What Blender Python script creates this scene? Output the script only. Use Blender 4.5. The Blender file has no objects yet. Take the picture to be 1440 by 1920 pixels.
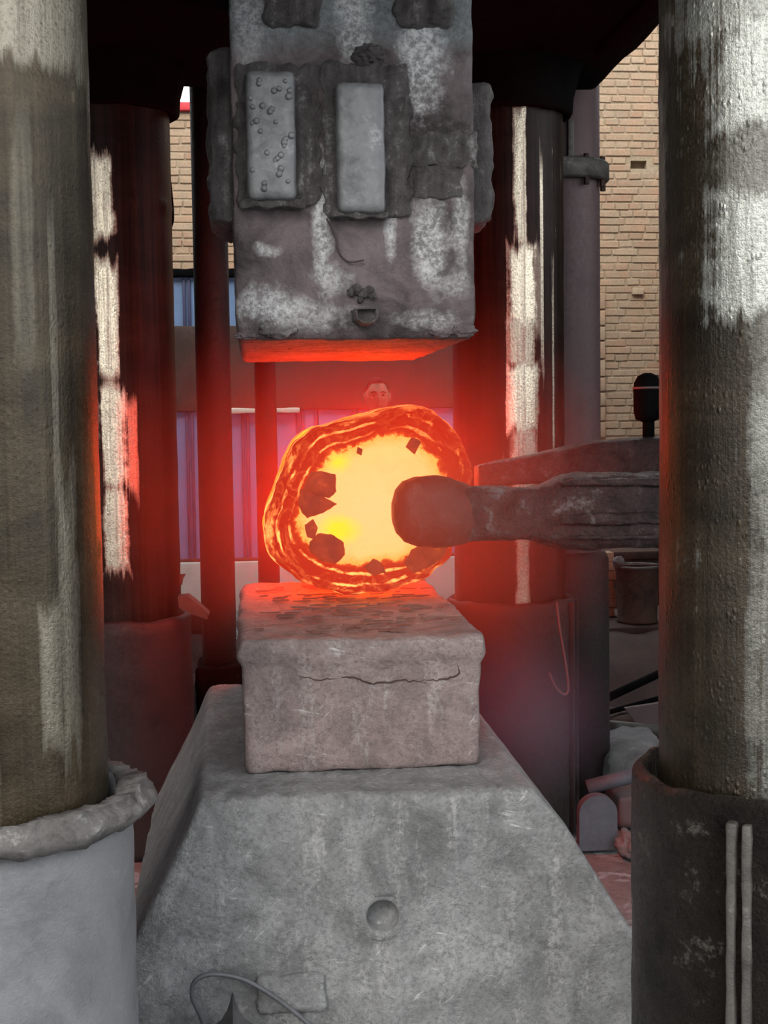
import bpy, bmesh, math, random
from mathutils import Vector, Matrix, noise
random.seed(7)
SC = bpy.context.scene
COL = SC.collection
PI = math.pi

# ------------------------------------------------------------------ camera
F_PX = 2600.0                       # focal length in pixels of the 1440 x 1920 frame
CAM = Vector((-0.25, 0.0, 1.5))
YAW, PITCH, ROLL = [math.radians(a) for a in (5.27, 3.8, 0.8)]
FWD = Vector((math.sin(YAW)*math.cos(PITCH), math.cos(YAW)*math.cos(PITCH), -math.sin(PITCH)))
RT0 = Vector((math.cos(YAW), -math.sin(YAW), 0)); UP0 = RT0.cross(FWD)
RT = RT0*math.cos(ROLL) - UP0*math.sin(ROLL); UP = UP0*math.cos(ROLL) + RT0*math.sin(ROLL)
cd = bpy.data.cameras.new('camera'); cam = bpy.data.objects.new('camera', cd); COL.objects.link(cam)
cd.sensor_fit = 'VERTICAL'; cd.sensor_height = 36.0; cd.lens = F_PX/1920*36.0
cd.clip_start = 0.05; cd.clip_end = 200
m = Matrix((RT, UP, -FWD)).transposed().to_4x4(); m.translation = CAM
cam.matrix_world = m
SC.camera = cam

# ------------------------------------------------------------------ world, exposure
w = bpy.data.worlds.new('overcast_sky'); SC.world = w; w.use_nodes = True
wn = w.node_tree.nodes; wl = w.node_tree.links; wn.clear()
wo = wn.new('ShaderNodeOutputWorld'); wb = wn.new('ShaderNodeBackground')
wb.inputs[0].default_value = (0.93, 0.97, 1.0, 1); wb.inputs[1].default_value = 2.7
wl.new(wb.outputs[0], wo.inputs[0])
sd = bpy.data.lights.new('veiled_sun', 'SUN'); sd.energy = 1.6; sd.angle = math.radians(25); sd.color = (1.0, 0.93, 0.82)
so = bpy.data.objects.new('veiled_sun', sd); COL.objects.link(so)
so.rotation_euler = (math.radians(58), 0, math.radians(-24))
SC.view_settings.view_transform = 'Standard'; SC.view_settings.look = 'None'
SC.view_settings.gamma = 1.0; SC.view_settings.use_curve_mapping = False
SC.view_settings.exposure = 0.0
SC.cycles.volume_step_rate = 2.5; SC.cycles.volume_max_steps = 128

# ------------------------------------------------------------------ helpers
def ray(px, py): return FWD + RT*((px-720)/F_PX) + UP*((960-py)/F_PX)
def at(px, py, Y):                  # the point of the plane y = Y seen at a pixel of the survey photograph
    d = ray(px, py); return CAM + d*((Y-CAM.y)/d.y)
def atz(px, py, Z):
    d = ray(px, py); return CAM + d*((Z-CAM.z)/d.z)

def thing(name, label, cat, loc=(0,0,0), group=None):
    o = bpy.data.objects.new(name, None); COL.objects.link(o); o.location = loc; o.empty_display_size = .1
    return tag(o, label, cat, group)
def tag(o, label=None, cat=None, group=None, kind=None):
    if label: o['label'] = label
    if cat: o['category'] = cat
    if group: o['group'] = group
    if kind: o['kind'] = kind
    return o
def wloc(o):
    v = Vector((0,0,0))
    while o is not None: v += o.location; o = o.parent
    return v
def obj(name, bm, mat, parent=None, smooth=True, label=None, kind=None, origin=None):
    """one mesh object from a bmesh given in world coordinates"""
    off = wloc(parent) if parent is not None else Vector(origin or (0,0,0))
    if off.length > 0: bmesh.ops.translate(bm, verts=bm.verts, vec=-off)
    me = bpy.data.meshes.new(name); bm.normal_update(); bm.to_mesh(me); bm.free()
    o = bpy.data.objects.new(name, me); COL.objects.link(o)
    if parent is not None: o.parent = parent
    else: o.location = off
    me.materials.append(mat)
    if smooth:
        for p in me.polygons: p.use_smooth = True
    tag(o, label, kind=kind)
    return o
def auto(o, ang=40):                # sharp edges above an angle
    me = o.data; bm = bmesh.new(); bm.from_mesh(me)
    for e in bm.edges:
        if len(e.link_faces) == 2: e.smooth = e.calc_face_angle(0) < math.radians(ang)
    bm.to_mesh(me); bm.free()
    return o
def N(p, s=1.0, o=3, seed=0.0):
    return noise.fractal(Vector((p[0]*s+seed, p[1]*s-seed*.7, p[2]*s+seed*1.3)), 1.0, 2.1, o)

def block(x0, x1, y0, y1, z0, z1, step=.03, bev=.012, amp=.004, freq=9, seed=0, warp=None, bm=None):
    """a rounded block with a subdivided, slightly uneven surface"""
    bm = bm or bmesh.new()
    lo = Vector((x0,y0,z0)); hi = Vector((x1,y1,z1)); dim = hi-lo
    b = min(bev, min(dim)*.49)
    def axis(a):                    # extra lines near the edges for the rounding
        n = max(1, int(dim[a]/step)); t = [lo[a]+dim[a]*i/n for i in range(n+1)]
        ex = [lo[a]+b*.35, lo[a]+b, hi[a]-b, hi[a]-b*.35]
        t = [v for v in t if v in (t[0], t[-1]) or (lo[a]+b*1.3 < v < hi[a]-b*1.3)] + ex
        return sorted(t)
    ax = [axis(0), axis(1), axis(2)]
    cache = {}
    def vert(i, j, k):
        key = (i,j,k)
        if key in cache: return cache[key]
        p = Vector((ax[0][i], ax[1][j], ax[2][k]))
        q = Vector([min(max(p[a], lo[a]+b), hi[a]-b) for a in range(3)])
        d = p-q
        if d.length > 1e-9: n = d.normalized(); p = q + n*b
        else: n = Vector((0,0,1))
        if amp: p = p + n*(N(p, freq, 4, seed)*amp)
        if warp: p = Vector(warp(p))
        cache[key] = bm.verts.new(p); return cache[key]
    L = [len(a)-1 for a in ax]
    for k in (0, L[2]):
        for i in range(L[0]):
            for j in range(L[1]):
                f = [vert(i,j,k), vert(i+1,j,k), vert(i+1,j+1,k), vert(i,j+1,k)]
                bm.faces.new(f if k else f[::-1])
    for j in (0, L[1]):
        for i in range(L[0]):
            for k in range(L[2]):
                f = [vert(i,j,k), vert(i+1,j,k), vert(i+1,j,k+1), vert(i,j,k+1)]
                bm.faces.new(f[::-1] if j else f)
    for i in (0, L[0]):
        for j in range(L[1]):
            for k in range(L[2]):
                f = [vert(i,j,k), vert(i,j+1,k), vert(i,j+1,k+1), vert(i,j,k+1)]
                bm.faces.new(f if i else f[::-1])
    return bm
def box(x0, x1, y0, y1, z0, z1, bm=None, bev=0.0):
    bm = bm or bmesh.new()
    r = bmesh.ops.create_cube(bm, size=1, matrix=Matrix.Translation(((x0+x1)/2,(y0+y1)/2,(z0+z1)/2)) @ Matrix.Diagonal((x1-x0,y1-y0,z1-z0,1)))
    if bev:
        es = list({e for v in r['verts'] for e in v.link_edges})
        bmesh.ops.bevel(bm, geom=es, offset=bev, segments=2, affect='EDGES', profile=.6)
    return bm
def lathe(prof, cx, cy, n=64, bm=None, wob=None, closed=False, a0=0, a1=2*PI):
    """prof: list of (radius, z); wob(angle, r, z) -> (r, z)"""
    bm = bm or bmesh.new(); full = abs(a1-a0-2*PI) < 1e-6
    rings = []
    for r, z in prof:
        ring = []
        for i in range(n if full else n+1):
            t = a0+(a1-a0)*i/n; rr, zz = (wob(t, r, z) if wob else (r, z))
            ring.append(bm.verts.new((cx+rr*math.cos(t), cy+rr*math.sin(t), zz)))
        rings.append(ring)
    m_ = len(rings); nn = n if full else n
    for a in range(m_ if closed else m_-1):
        A, B = rings[a], rings[(a+1) % m_]
        for i in range(nn):
            j = (i+1) % n if full else i+1
            bm.faces.new((A[i], A[j], B[j], B[i]))
    if not closed and full:
        for ring, rev in ((rings[0], True), (rings[-1], False)):
            bm.faces.new(ring[::-1] if rev else ring)
    bmesh.ops.recalc_face_normals(bm, faces=bm.faces)
    return bm
def tube(pts, r, n=10, bm=None, smooth_path=True):
    bm = bm or bmesh.new(); pts = [Vector(p) for p in pts]
    if smooth_path and len(pts) > 2:
        out = []
        for i in range(len(pts)-1):
            p0, p1, p2, p3 = pts[max(i-1,0)], pts[i], pts[i+1], pts[min(i+2,len(pts)-1)]
            for s in range(8):
                t = s/8
                out.append(.5*((2*p1)+(p2-p0)*t+(2*p0-5*p1+4*p2-p3)*t*t+(3*p1-p0-3*p2+p3)*t**3))
        pts = out+[pts[-1]]
    rings = []; prev = None
    for i, p in enumerate(pts):
        d = (pts[min(i+1,len(pts)-1)]-pts[max(i-1,0)]).normalized()
        u = d.cross(Vector((.13,.27,.95))) if prev is None else prev - d*prev.dot(d)
        if u.length < 1e-5: u = d.cross(Vector((1,0,0)))
        u.normalize(); v = d.cross(u); prev = u
        rr = r(i/(len(pts)-1)) if callable(r) else r
        rings.append([bm.verts.new(p+u*math.cos(2*PI*k/n)*rr+v*math.sin(2*PI*k/n)*rr) for k in range(n)])
    for a in range(len(rings)-1):
        for k in range(n):
            bm.faces.new((rings[a][k], rings[a][(k+1)%n], rings[a+1][(k+1)%n], rings[a+1][k]))
    bm.faces.new(rings[0][::-1]); bm.faces.new(rings[-1])
    bmesh.ops.recalc_face_normals(bm, faces=bm.faces)
    return bm
def loft(secs, n=28, bm=None, power=.55, amp=.004, freq=14, seed=3, sub=6):
    """secs: (center, half width along y, half height along z); rounded-box sections along the list"""
    bm = bm or bmesh.new(); fine = []
    for i in range(len(secs)-1):
        for s in range(sub):
            t = s/sub; c = Vector(secs[i][0]).lerp(Vector(secs[i+1][0]), t)
            fine.append((c, secs[i][1]*(1-t)+secs[i+1][1]*t, secs[i][2]*(1-t)+secs[i+1][2]*t))
    fine.append((Vector(secs[-1][0]), secs[-1][1], secs[-1][2]))
    rings = []
    for c, hy, hz in fine:
        ring = []
        for k in range(n):
            a = 2*PI*k/n; ca, sa = math.cos(a), math.sin(a)
            p = c + Vector((0, math.copysign(abs(ca)**power, ca)*hy, math.copysign(abs(sa)**power, sa)*hz))
            q = N(p, freq, 4, seed)*amp
            p += Vector((0, ca, sa))*q
            ring.append(bm.verts.new(p))
        rings.append(ring)
    for a in range(len(rings)-1):
        for k in range(n): bm.faces.new((rings[a][k], rings[a][(k+1)%n], rings[a+1][(k+1)%n], rings[a+1][k]))
    bm.faces.new(rings[0][::-1]); bm.faces.new(rings[-1])
    bmesh.ops.recalc_face_normals(bm, faces=bm.faces)
    return bm
def lump(c, rx, ry, rz, amp=.25, freq=2.2, seed=0, sub=3, bm=None, rot=0):
    bm = bm or bmesh.new()
    r = bmesh.ops.create_icosphere(bm, subdivisions=sub, radius=1)
    R = Matrix.Rotation(rot, 3, 'Y')
    for v in r['verts']:
        p = v.co.copy(); p *= 1+N(p, freq, 3, seed)*amp
        v.co = R @ Vector((p.x*rx, p.y*ry, p.z*rz)) + Vector(c)
    return bm
def plate(poly, thick, bm=None, axis=Vector((0,1,0))):
    """prism over a list of 3D points, thickness along axis"""
    bm = bm or bmesh.new()
    a = [bm.verts.new(Vector(p)) for p in poly]; b = [bm.verts.new(Vector(p)+axis*thick) for p in poly]
    bm.faces.new(a); bm.faces.new(b[::-1]); n = len(a)
    for i in range(n): bm.faces.new((a[i], b[i], b[(i+1)%n], a[(i+1)%n]))
    bmesh.ops.recalc_face_normals(bm, faces=bm.faces)
    return bm

# ------------------------------------------------------------------ materials
class Mat:
    """small wrapper for building node materials in world-position space"""
    def __init__(s, name):
        s.m = bpy.data.materials.new(name); s.m.use_nodes = True; s.t = s.m.node_tree; s.n = s.t.nodes; s.l = s.t.links
        s.b = s.n['Principled BSDF']; s.geo = s.n.new('ShaderNodeNewGeometry'); s.pos = s.geo.outputs['Position']
    def put(s, key, v):
        i = s.b.inputs[key]
        if hasattr(v, 'is_output'): s.l.new(v, i)
        elif isinstance(v, tuple): i.default_value = (*v[:3], 1)
        else: i.default_value = v
    def vecscale(s, sc, src=None):
        n = s.n.new('ShaderNodeVectorMath'); n.operation = 'MULTIPLY'; s.l.new(src or s.pos, n.inputs[0]); n.inputs[1].default_value = sc; return n.outputs[0]
    def noise(s, scale, detail=6, rough=.6, stretch=None, dist=0.0, src=None):
        n = s.n.new('ShaderNodeTexNoise'); n.inputs['Scale'].default_value = scale; n.inputs['Detail'].default_value = detail
        n.inputs['Roughness'].default_value = rough; n.inputs['Distortion'].default_value = dist
        s.l.new(s.vecscale(stretch, src) if stretch else (src or s.pos), n.inputs['Vector']); return n.outputs['Fac']
    def voro(s, scale, feature='F1', stretch=None):
        n = s.n.new('ShaderNodeTexVoronoi'); n.feature = feature; n.inputs['Scale'].default_value = scale
        s.l.new(s.vecscale(stretch) if stretch else s.pos, n.inputs['Vector']); return n.outputs['Distance']
    def ramp(s, fac, stops):
        n = s.n.new('ShaderNodeValToRGB'); cr = n.color_ramp
        while len(cr.elements) < len(stops): cr.elements.new(.5)
        for e, (p, c) in zip(cr.elements, stops):
            e.position = p; e.color = (c, c, c, 1) if not isinstance(c, tuple) else (*c[:3], 1)
        s.l.new(fac, n.inputs[0]); return n.outputs[0]
    def mix(s, fac, a, b, mode='MIX'):
        n = s.n.new('ShaderNodeMix'); n.data_type = 'RGBA'; n.blend_type = mode
        for i, v in ((0, fac), (6, a), (7, b)):
            if hasattr(v, 'is_output'): s.l.new(v, n.inputs[i])
            elif isinstance(v, tuple): n.inputs[i].default_value = (*v[:3], 1)
            else: n.inputs[i].default_value = v
        return n.outputs[2]
    def math(s, op, a, b=0.0, c=None, clamp=False):
        n = s.n.new('ShaderNodeMath'); n.operation = op; n.use_clamp = clamp
        for i, v in enumerate((a, b) if c is None else (a, b, c)):
            if hasattr(v, 'is_output'): s.l.new(v, n.inputs[i])
            else: n.inputs[i].default_value = v
        return n.outputs[0]
    def xyz(s):
        n = s.n.new('ShaderNodeSeparateXYZ'); s.l.new(s.pos, n.inputs[0]); return n.outputs
    def blob(s, cx, cz, rx, rz, soft=.6, jitter=.6, jscale=14):
        """ragged stain of its own shape, centred at (cx, cz) on the x-z face of the thing"""
        o = s.xyz()
        dx = s.math('DIVIDE', s.math('SUBTRACT', o[0], cx), rx); dz = s.math('DIVIDE', s.math('SUBTRACT', o[2], cz), rz)
        r = s.math('SQRT', s.math('ADD', s.math('MULTIPLY', dx, dx), s.math('MULTIPLY', dz, dz)))
        r = s.math('ADD', r, s.math('MULTIPLY', s.math('SUBTRACT', s.noise(jscale, 8, .7), .5), jitter*3))
        return s.ramp(r, [(max(0, .75-soft*.5), 1.0), (min(1, .75+soft*.5), 0.0)])
    def bump(s, h, strength=.4, dist=.01):
        n = s.n.new('ShaderNodeBump'); n.inputs['Strength'].default_value = strength; n.inputs['Distance'].default_value = dist
        s.l.new(h, n.inputs['Height']); s.l.new(n.outputs[0], s.b.inputs['Normal'])
    def emit(s, col, strength=1.0):
        s.put('Emission Color', col); s.put('Emission Strength', strength)

def oily_column(name, dark, mid, bare, rlo=.22, rhi=.55, metal=.75, metal_lo=.4, cover=.5, patches=(), streaky=.5, pebble=.3, spec_lo=.5):
    """greasy shaft: oil film, drips, bands and bare patches painting its highlights (x, z, half width, half height, amount)"""
    m = Mat(name)
    st = m.noise(1.0, 7, .68, stretch=(46,46,.8), dist=.2)            # drips and wear along the shaft
    bd = m.noise(1.0, 6, .62, stretch=(2.4,2.4,4.5), dist=.8)         # broad patches
    gr = m.noise(130, 4, .75)
    k = m.math('ADD', m.math('MULTIPLY', st, streaky), m.math('MULTIPLY', bd, 1-streaky))
    c = m.mix(m.ramp(k, [(cover-.14, 0.0), (cover+.08, 1.0)]), dark, mid)
    bm_ = m.ramp(k, [(cover+.09, 0.0), (cover+.18, .8)])
    o = m.xyz(); jag = m.math('MULTIPLY', m.math('SUBTRACT', st, .5), 1.5); jag2 = m.math('MULTIPLY', m.math('SUBTRACT', m.noise(9, 7, .7), .5), .9)
    for cx, cz, rx, rz, s_ in patches:                                # ragged upright patches that paint in highlights
        dx = m.math('ABSOLUTE', m.math('DIVIDE', m.math('SUBTRACT', o[0], cx), rx)); dz = m.math('ABSOLUTE', m.math('DIVIDE', m.math('SUBTRACT', o[2], cz), rz))
        r = m.math('ADD', m.math('MAXIMUM', m.math('ADD', dx, m.math('MULTIPLY', jag2, .6)), dz), m.math('ADD', jag, m.math('MULTIPLY', jag2, .5)))
        b = m.ramp(r, [(.72, 1.0), (1.0, 0.0)])
        bm_ = m.math('MAXIMUM', bm_, m.math('MULTIPLY', m.math('MULTIPLY', b, m.ramp(st, [(.34, .45), (.52, 1.0)])), s_))
    c = m.mix(bm_, c, bare)
    c = m.mix(m.ramp(gr, [(.32, .5), (.52, 0.0)]), c, dark)
    m.put('Base Color', c); m.put('Metallic', m.ramp(bm_, [(0.0, metal_lo), (.6, metal)])); m.put('Specular IOR Level', m.ramp(bm_, [(0.0, spec_lo), (.6, .5)]))
    m.put('Roughness', m.math('ADD', m.ramp(bm_, [(0.0, rhi), (1.0, rlo)]), m.math('MULTIPLY', m.math('SUBTRACT', gr, .5), .2)))
    low = m.ramp(o[2], [(.0, 1.0), (.55, 1.0), (.78, .3)]) if pebble > .5 else .6       # tar splashes gather low on the shaft
    dr = m.math('MULTIPLY', m.ramp(m.voro(85, stretch=(1,1,.6)), [(.0, 1.0), (.42, 0.0)]), m.ramp(m.noise(14, 5, .6), [(.42, 0.0), (.6, 1.0)]))
    pb = m.math('MULTIPLY', m.math('MULTIPLY', dr, 1.5*pebble), low)
    m.bump(m.math('ADD', m.math('MULTIPLY', st, .45), m.math('ADD', m.math('MULTIPLY', gr, .5), pb)), .35+.15*pebble, .006+.004*pebble)
    return m.m
def rough_steel(name, dark, mid, light, scale=5, lo=.42, hi=.62, metal=.15, rough=.62, bump=.5, streak=0.0, grit=60, bdist=.012):
    m = Mat(name)
    a = m.noise(scale, 9, .68, dist=.4); b = m.noise(grit, 5, .75)
    if streak: a = m.math('ADD', m.math('MULTIPLY', a, 1-streak), m.math('MULTIPLY', m.noise(1, 6, .65, stretch=(30,30,2.0)), streak))
    c = m.mix(m.ramp(a, [(lo-.12, 0.0), (lo+.08, 1.0)]), dark, mid)
    c = m.mix(m.ramp(m.math('ADD', a, m.math('MULTIPLY', m.math('SUBTRACT', b, .5), .35)), [(hi-.03, 0.0), (hi+.1, 1.0)]), c, light)
    m.put('Base Color', c); m.put('Metallic', metal)
    m.put('Roughness', m.ramp(b, [(.3, max(.05, rough-.18)), (.7, min(1, rough+.15))]))
    m.bump(m.math('ADD', m.math('MULTIPLY', a, .6), m.math('MULTIPLY', b, .5)), bump, bdist)
    return m.m
def flat(name, col, rough=.7, metal=0.0, var=.25, scale=12, bump=.2):
    m = Mat(name); a = m.noise(scale, 7, .65)
    m.put('Base Color', m.mix(m.ramp(a, [(.3, 0.0), (.7, 1.0)]), tuple(c*(1-var) for c in col), tuple(min(1, c*(1+var)) for c in col)))
    m.put('Roughness', rough); m.put('Metallic', metal); m.bump(a, bump, .01)
    return m.m

M = {}
M['col_left'] = oily_column('oily_column_olive', (.020,.014,.007), (.072,.054,.032), (.32,.29,.23), .22, .25, .70, .50, .52,
    ((-.640,1.02,.018,.14,.6), (-.608,1.12,.014,.30,.55), (-.62,1.6,.006,.3,.35), (-.665,1.85,.02,.25,.2), (-.68,2.25,.14,.10,.8), (-.755,1.2,.022,1.0,.35), (-.70,.70,.10,.04,.35)), .40)  # peeled patches, plus painted sheen at the top and left edge
M['col_right'] = oily_column('oily_column_brown', (.011,.007,.004), (.048,.036,.022), (.50,.51,.47), .19, .22, .72, .45, .53,
    ((.79,2.16,.165,.13,.9), (.79,1.81,.160,.13,.9), (.80,2.32,.20,.10,.6), (.80,1.97,.15,.10,.3), (.80,1.47,.10,.08,.45), (.82,1.1,.12,.75,.32)), .34, 1.0)  # bare patches painting the reflections and the lit right side
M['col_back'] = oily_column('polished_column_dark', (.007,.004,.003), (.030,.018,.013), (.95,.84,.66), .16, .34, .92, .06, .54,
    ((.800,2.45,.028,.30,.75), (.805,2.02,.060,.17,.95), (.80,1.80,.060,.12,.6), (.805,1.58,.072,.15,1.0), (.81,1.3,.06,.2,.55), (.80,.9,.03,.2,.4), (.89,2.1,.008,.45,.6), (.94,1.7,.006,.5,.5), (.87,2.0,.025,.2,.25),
     (-.815,2.36,.05,.17,.9), (-.80,1.90,.045,.24,1.0), (-.79,1.45,.055,.22,.9), (-.79,1.1,.05,.18,.8), (-.72,1.4,.02,.2,.35)), .6, spec_lo=.12)  # patches paint the bright vertical highlights of both rear shafts
M['sleeve_grey'] = rough_steel('dusty_grey_casting', (.11,.11,.118), (.19,.19,.20), (.30,.30,.31), 4, .45, .66, .05, .8, .6, grit=120)
M['sleeve_dark'] = rough_steel('tarry_black_casting', (.006,.004,.003), (.020,.014,.010), (.20,.18,.16), 9, .45, .63, .5, .33, 1.0, grit=75, bdist=.035)  # pale flecks paint in specular sparkle
M['sleeve_back'] = rough_steel('sooty_casting', (.008,.005,.005), (.020,.013,.013), (.045,.032,.032), 4, .45, .7, .1, .7, .3)
M['soot'] = rough_steel('black_soot_steel', (.0015,.0015,.0015), (.003,.003,.003), (.006,.006,.006), 4, .45, .7, .0, .9, .3)
M['soot'].node_tree.nodes['Principled BSDF'].inputs['Specular IOR Level'].default_value = .04
M['collar_dust'] = rough_steel('dusty_flange', (.035,.030,.027), (.13,.12,.115), (.32,.31,.30), 18, .42, .6, .0, .85, .8, grit=90)
M['weld_bar'] = rough_steel('worn_bar', (.03,.026,.023), (.085,.078,.070), (.22,.21,.20), 8, .42, .6, .2, .55, .5)
M['grime'] = rough_steel('caked_grease', (.035,.029,.028), (.17,.155,.152), (.50,.49,.48), 26, .44, .58, .2, .45, 1.0, streak=.55, grit=110, bdist=.035)
M['key_steel'] = rough_steel('wedge_key_steel', (.09,.092,.095), (.19,.195,.20), (.40,.41,.42), 9, .42, .64, .25, .5, .35)
M['rust'] = rough_steel('rusty_scrap', (.018,.009,.006), (.060,.028,.018), (.15,.095,.07), 9, .45, .65, .1, .75, .6)
M['pipe_paint'] = rough_steel('faded_maroon_pipe', (.062,.038,.040), (.100,.064,.068), (.19,.15,.15), 5, .40, .72, .1, .6, .25, streak=.4)
M['post'] = rough_steel('dark_red_post', (.008,.005,.005), (.020,.012,.011), (.04,.028,.026), 5, .45, .75, .1, .7, .2)
M['tong'] = rough_steel('scaled_tong_steel', (.010,.006,.006), (.045,.028,.027), (.22,.18,.18), 11, .46, .60, .45, .33, 1.0, bdist=.02)
M['round'] = flat('blue_grey_plate', (.085,.095,.12), .7, .1, .2, 20, .3)
M['scale_red'] = flat('red_mill_scale', (.16,.07,.055), .8, 0, .35, 30, .3)
M['concrete'] = rough_steel('broken_concrete', (.07,.066,.068), (.14,.135,.14), (.30,.295,.30), 10, .42, .62, .0, .9, .5)
M['blue'] = flat('blue_sheet_paint', (.13,.21,.36), .5, .1, .12, 5, .05)
M['blue_pale'] = flat('lavender_sheet_paint', (.17,.19,.37), .5, .1, .10, 4, .05)
M['seam'] = flat('seam_shade', (.045,.045,.10), .6, .1, .15, 8, .05)  # dark colour paints the shadow groove of the gate ribs
M['rust_band'] = rough_steel('rusty_sheet', (.020,.009,.006), (.045,.020,.012), (.10,.055,.03), 3, .45, .62, .1, .7, .3, streak=.3)
M['plinth'] = flat('cement_plinth', (.52,.48,.42), .9, 0, .12, 6, .15)
M['pale_rail'] = flat('pale_timber', (.62,.52,.42), .8, 0, .15, 20, .2)
M['coping'] = flat('red_coping', (.55,.03,.04), .6, 0, .1, 10, .1)
M['mortar'] = flat('lime_mortar', (.36,.28,.19), .95, 0, .22, 30, .4)
M['cable'] = flat('grey_cable', (.11,.11,.12), .5, .1, .15, 30, .1)
M['cable_dark'] = flat('dark_cable', (.05,.03,.03), .5, .1, .15, 30, .1)
M['spike'] = flat('dark_steel_spike', (.06,.058,.062), .35, .5, .3, 20, .15)
M['wood'] = flat('sooty_timber', (.040,.022,.017), .85, 0, .35, 9, .4)

def brick_mat(name, a, b, c):
    m = Mat(name); oi = m.n.new('ShaderNodeObjectInfo')
    at_ = m.n.new('ShaderNodeAttribute'); at_.attribute_name = 'tone'
    r = m.math('FRACT', m.math('ADD', oi.outputs['Random'], at_.outputs['Fac']))
    col = m.ramp(r, [(0.0, a), (.5, b), (1.0, c)])
    g = m.noise(45, 6, .7); d = m.noise(5.0, 8, .7)
    col = m.mix(m.ramp(d, [(.36, 0.0), (.60, .8)]), col, (.36,.285,.195))   # smeared mortar and dust
    col = m.mix(m.ramp(g, [(.35, .5), (.55, 0.0)]), col, (.23,.16,.11))
    m.put('Base Color', col); m.put('Roughness', .95); m.bump(g, .5, .008); return m.m
M['brick'] = brick_mat('old_orange_brick', (.37,.21,.135), (.46,.285,.18), (.48,.34,.23))

def die_upper_mat():
    m = Mat('upper_die_steel')
    a = m.noise(6, 9, .68, dist=.5); b = m.noise(70, 5, .75); f = m.noise(1, 6, .7, stretch=(26,26,3))
    c = m.mix(m.ramp(a, [(.36, 0.0), (.62, 1.0)]), (.045,.033,.035), (.195,.155,.160))
    # pale upper part; the warm tint below it paints in the red haze
    z = m.xyz()[2]
    up = m.ramp(m.math('ADD', m.math('MULTIPLY', m.math('SUBTRACT', z, 2.36), 5.0), m.math('SUBTRACT', a, .5)), [(.25, 0.0), (.6, 1.0)])
    c = m.mix(up, c, m.mix(m.ramp(b, [(.35, 0.0), (.65, 1.0)]), (.11,.12,.122), (.25,.27,.275)))
    white = (.74,.75,.75)
    speck = m.ramp(m.math('ADD', m.math('MULTIPLY', b, .8), m.math('MULTIPLY', a, .35)), [(.50, 0.0), (.66, 1.0)])
    for cx, cz, rx, rz, s_ in ((-.07,2.00,.030,.20,.9), (.105,1.99,.020,.10,.8), (.02,2.50,.055,.14,.8), (.19,2.42,.075,.18,.95),
                               (.21,1.95,.055,.16,.85), (.285,2.0,.025,.15,.7), (-.05,1.86,.06,.05,.6), (-.21,1.80,.10,.055,.75),
                               (-.12,1.765,.16,.045,.6), (.2,1.755,.10,.03,.6), (-.20,1.93,.035,.018,.7), (-.245,2.50,.05,.16,.35), (-.23,1.935,.02,.02,.8), (.27,1.85,.05,.05,.4)):
        mk = m.math('MULTIPLY', m.blob(cx, cz, rx, rz, .7, .55, 22), m.math('MULTIPLY_ADD', speck, .75, .25))
        c = m.mix(m.math('MULTIPLY', mk, s_), c, white)
    for cx, cz, rx, rz, s_ in ((.24,2.23,.12,.055,.9), (.2,2.12,.08,.06,.75), (.12,2.30,.05,.12,.6), (.25,2.30,.02,.03,.6)):
        mk = m.math('MULTIPLY', m.blob(cx, cz, rx, rz, .5, .6, 26), m.ramp(b, [(.45, 1.0), (.62, .1)]))
        c = m.mix(m.math('MULTIPLY', mk, s_), c, (.02,.016,.015))
    m.put('Base Color', c); m.put('Metallic', .12)
    m.put('Roughness', m.ramp(b, [(.35, .30), (.65, .7)]))
    m.bump(m.math('ADD', m.math('MULTIPLY', a, .5), m.math('ADD', m.math('MULTIPLY', b, .7), m.math('MULTIPLY', f, .3))), .8, .014)
    return m.m
M['die_upper'] = die_upper_mat()
def die_lower_mat(name, tint, scr=.5):
    m = Mat(name)
    a = m.noise(5, 9, .72, dist=.7); b = m.noise(85, 5, .75); f = m.noise(1, 6, .7, stretch=(24,24,3.5)); g = m.noise(15, 8, .72, dist=1.4)
    mp = m.n.new('ShaderNodeMapping'); mp.vector_type = 'TEXTURE'; m.l.new(m.pos, mp.inputs[0]); mp.inputs['Rotation'].default_value = (0, .75, 0); mp.inputs['Scale'].default_value = (1/70, 1/20, 1/9)
    mq = m.n.new('ShaderNodeMapping'); mq.vector_type = 'TEXTURE'; m.l.new(m.pos, mq.inputs[0]); mq.inputs['Rotation'].default_value = (0, -1.35, .2); mq.inputs['Scale'].default_value = (1/80, 1/20, 1/10)
    s1 = m.noise(1, 4, .6, src=mp.outputs[0]); s2 = m.noise(1, 4, .6, src=mq.outputs[0])
    c = m.mix(m.ramp(a, [(.32, 0.0), (.66, 1.0)]), tuple(t*.45 for t in tint), tuple(t*1.12 for t in tint))
    c = m.mix(m.ramp(b, [(.36, .55), (.52, 0.0)]), c, tuple(t*.35 for t in tint))
    c = m.mix(m.ramp(m.math('ADD', m.math('MULTIPLY', f, .6), m.math('MULTIPLY', b, .4)), [(.53, 0.0), (.68, scr)]), c, (.52,.51,.50))
    for s_ in (s1, s2):
        c = m.mix(m.math('MULTIPLY', m.ramp(s_, [(.655, 0.0), (.72, .75)]), m.ramp(a, [(.46, 0.0), (.56, 1.0)])), c, (.66,.66,.65))
    c = m.mix(m.ramp(g, [(.68, 0.0), (.73, .9)]), c, (.66,.66,.65))
    c = m.mix(m.ramp(g, [(.27, .7), (.36, 0.0)]), c, tuple(t*.3 for t in tint))
    m.put('Base Color', c); m.put('Metallic', .05); m.put('Roughness', m.ramp(g, [(.3, .75), (.7, .42)]))
    m.bump(m.math('ADD', m.math('MULTIPLY', g, .7), m.math('ADD', m.math('MULTIPLY', b, .4), m.math('MULTIPLY', f, .3))), .8, .018)
    return m.m
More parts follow.
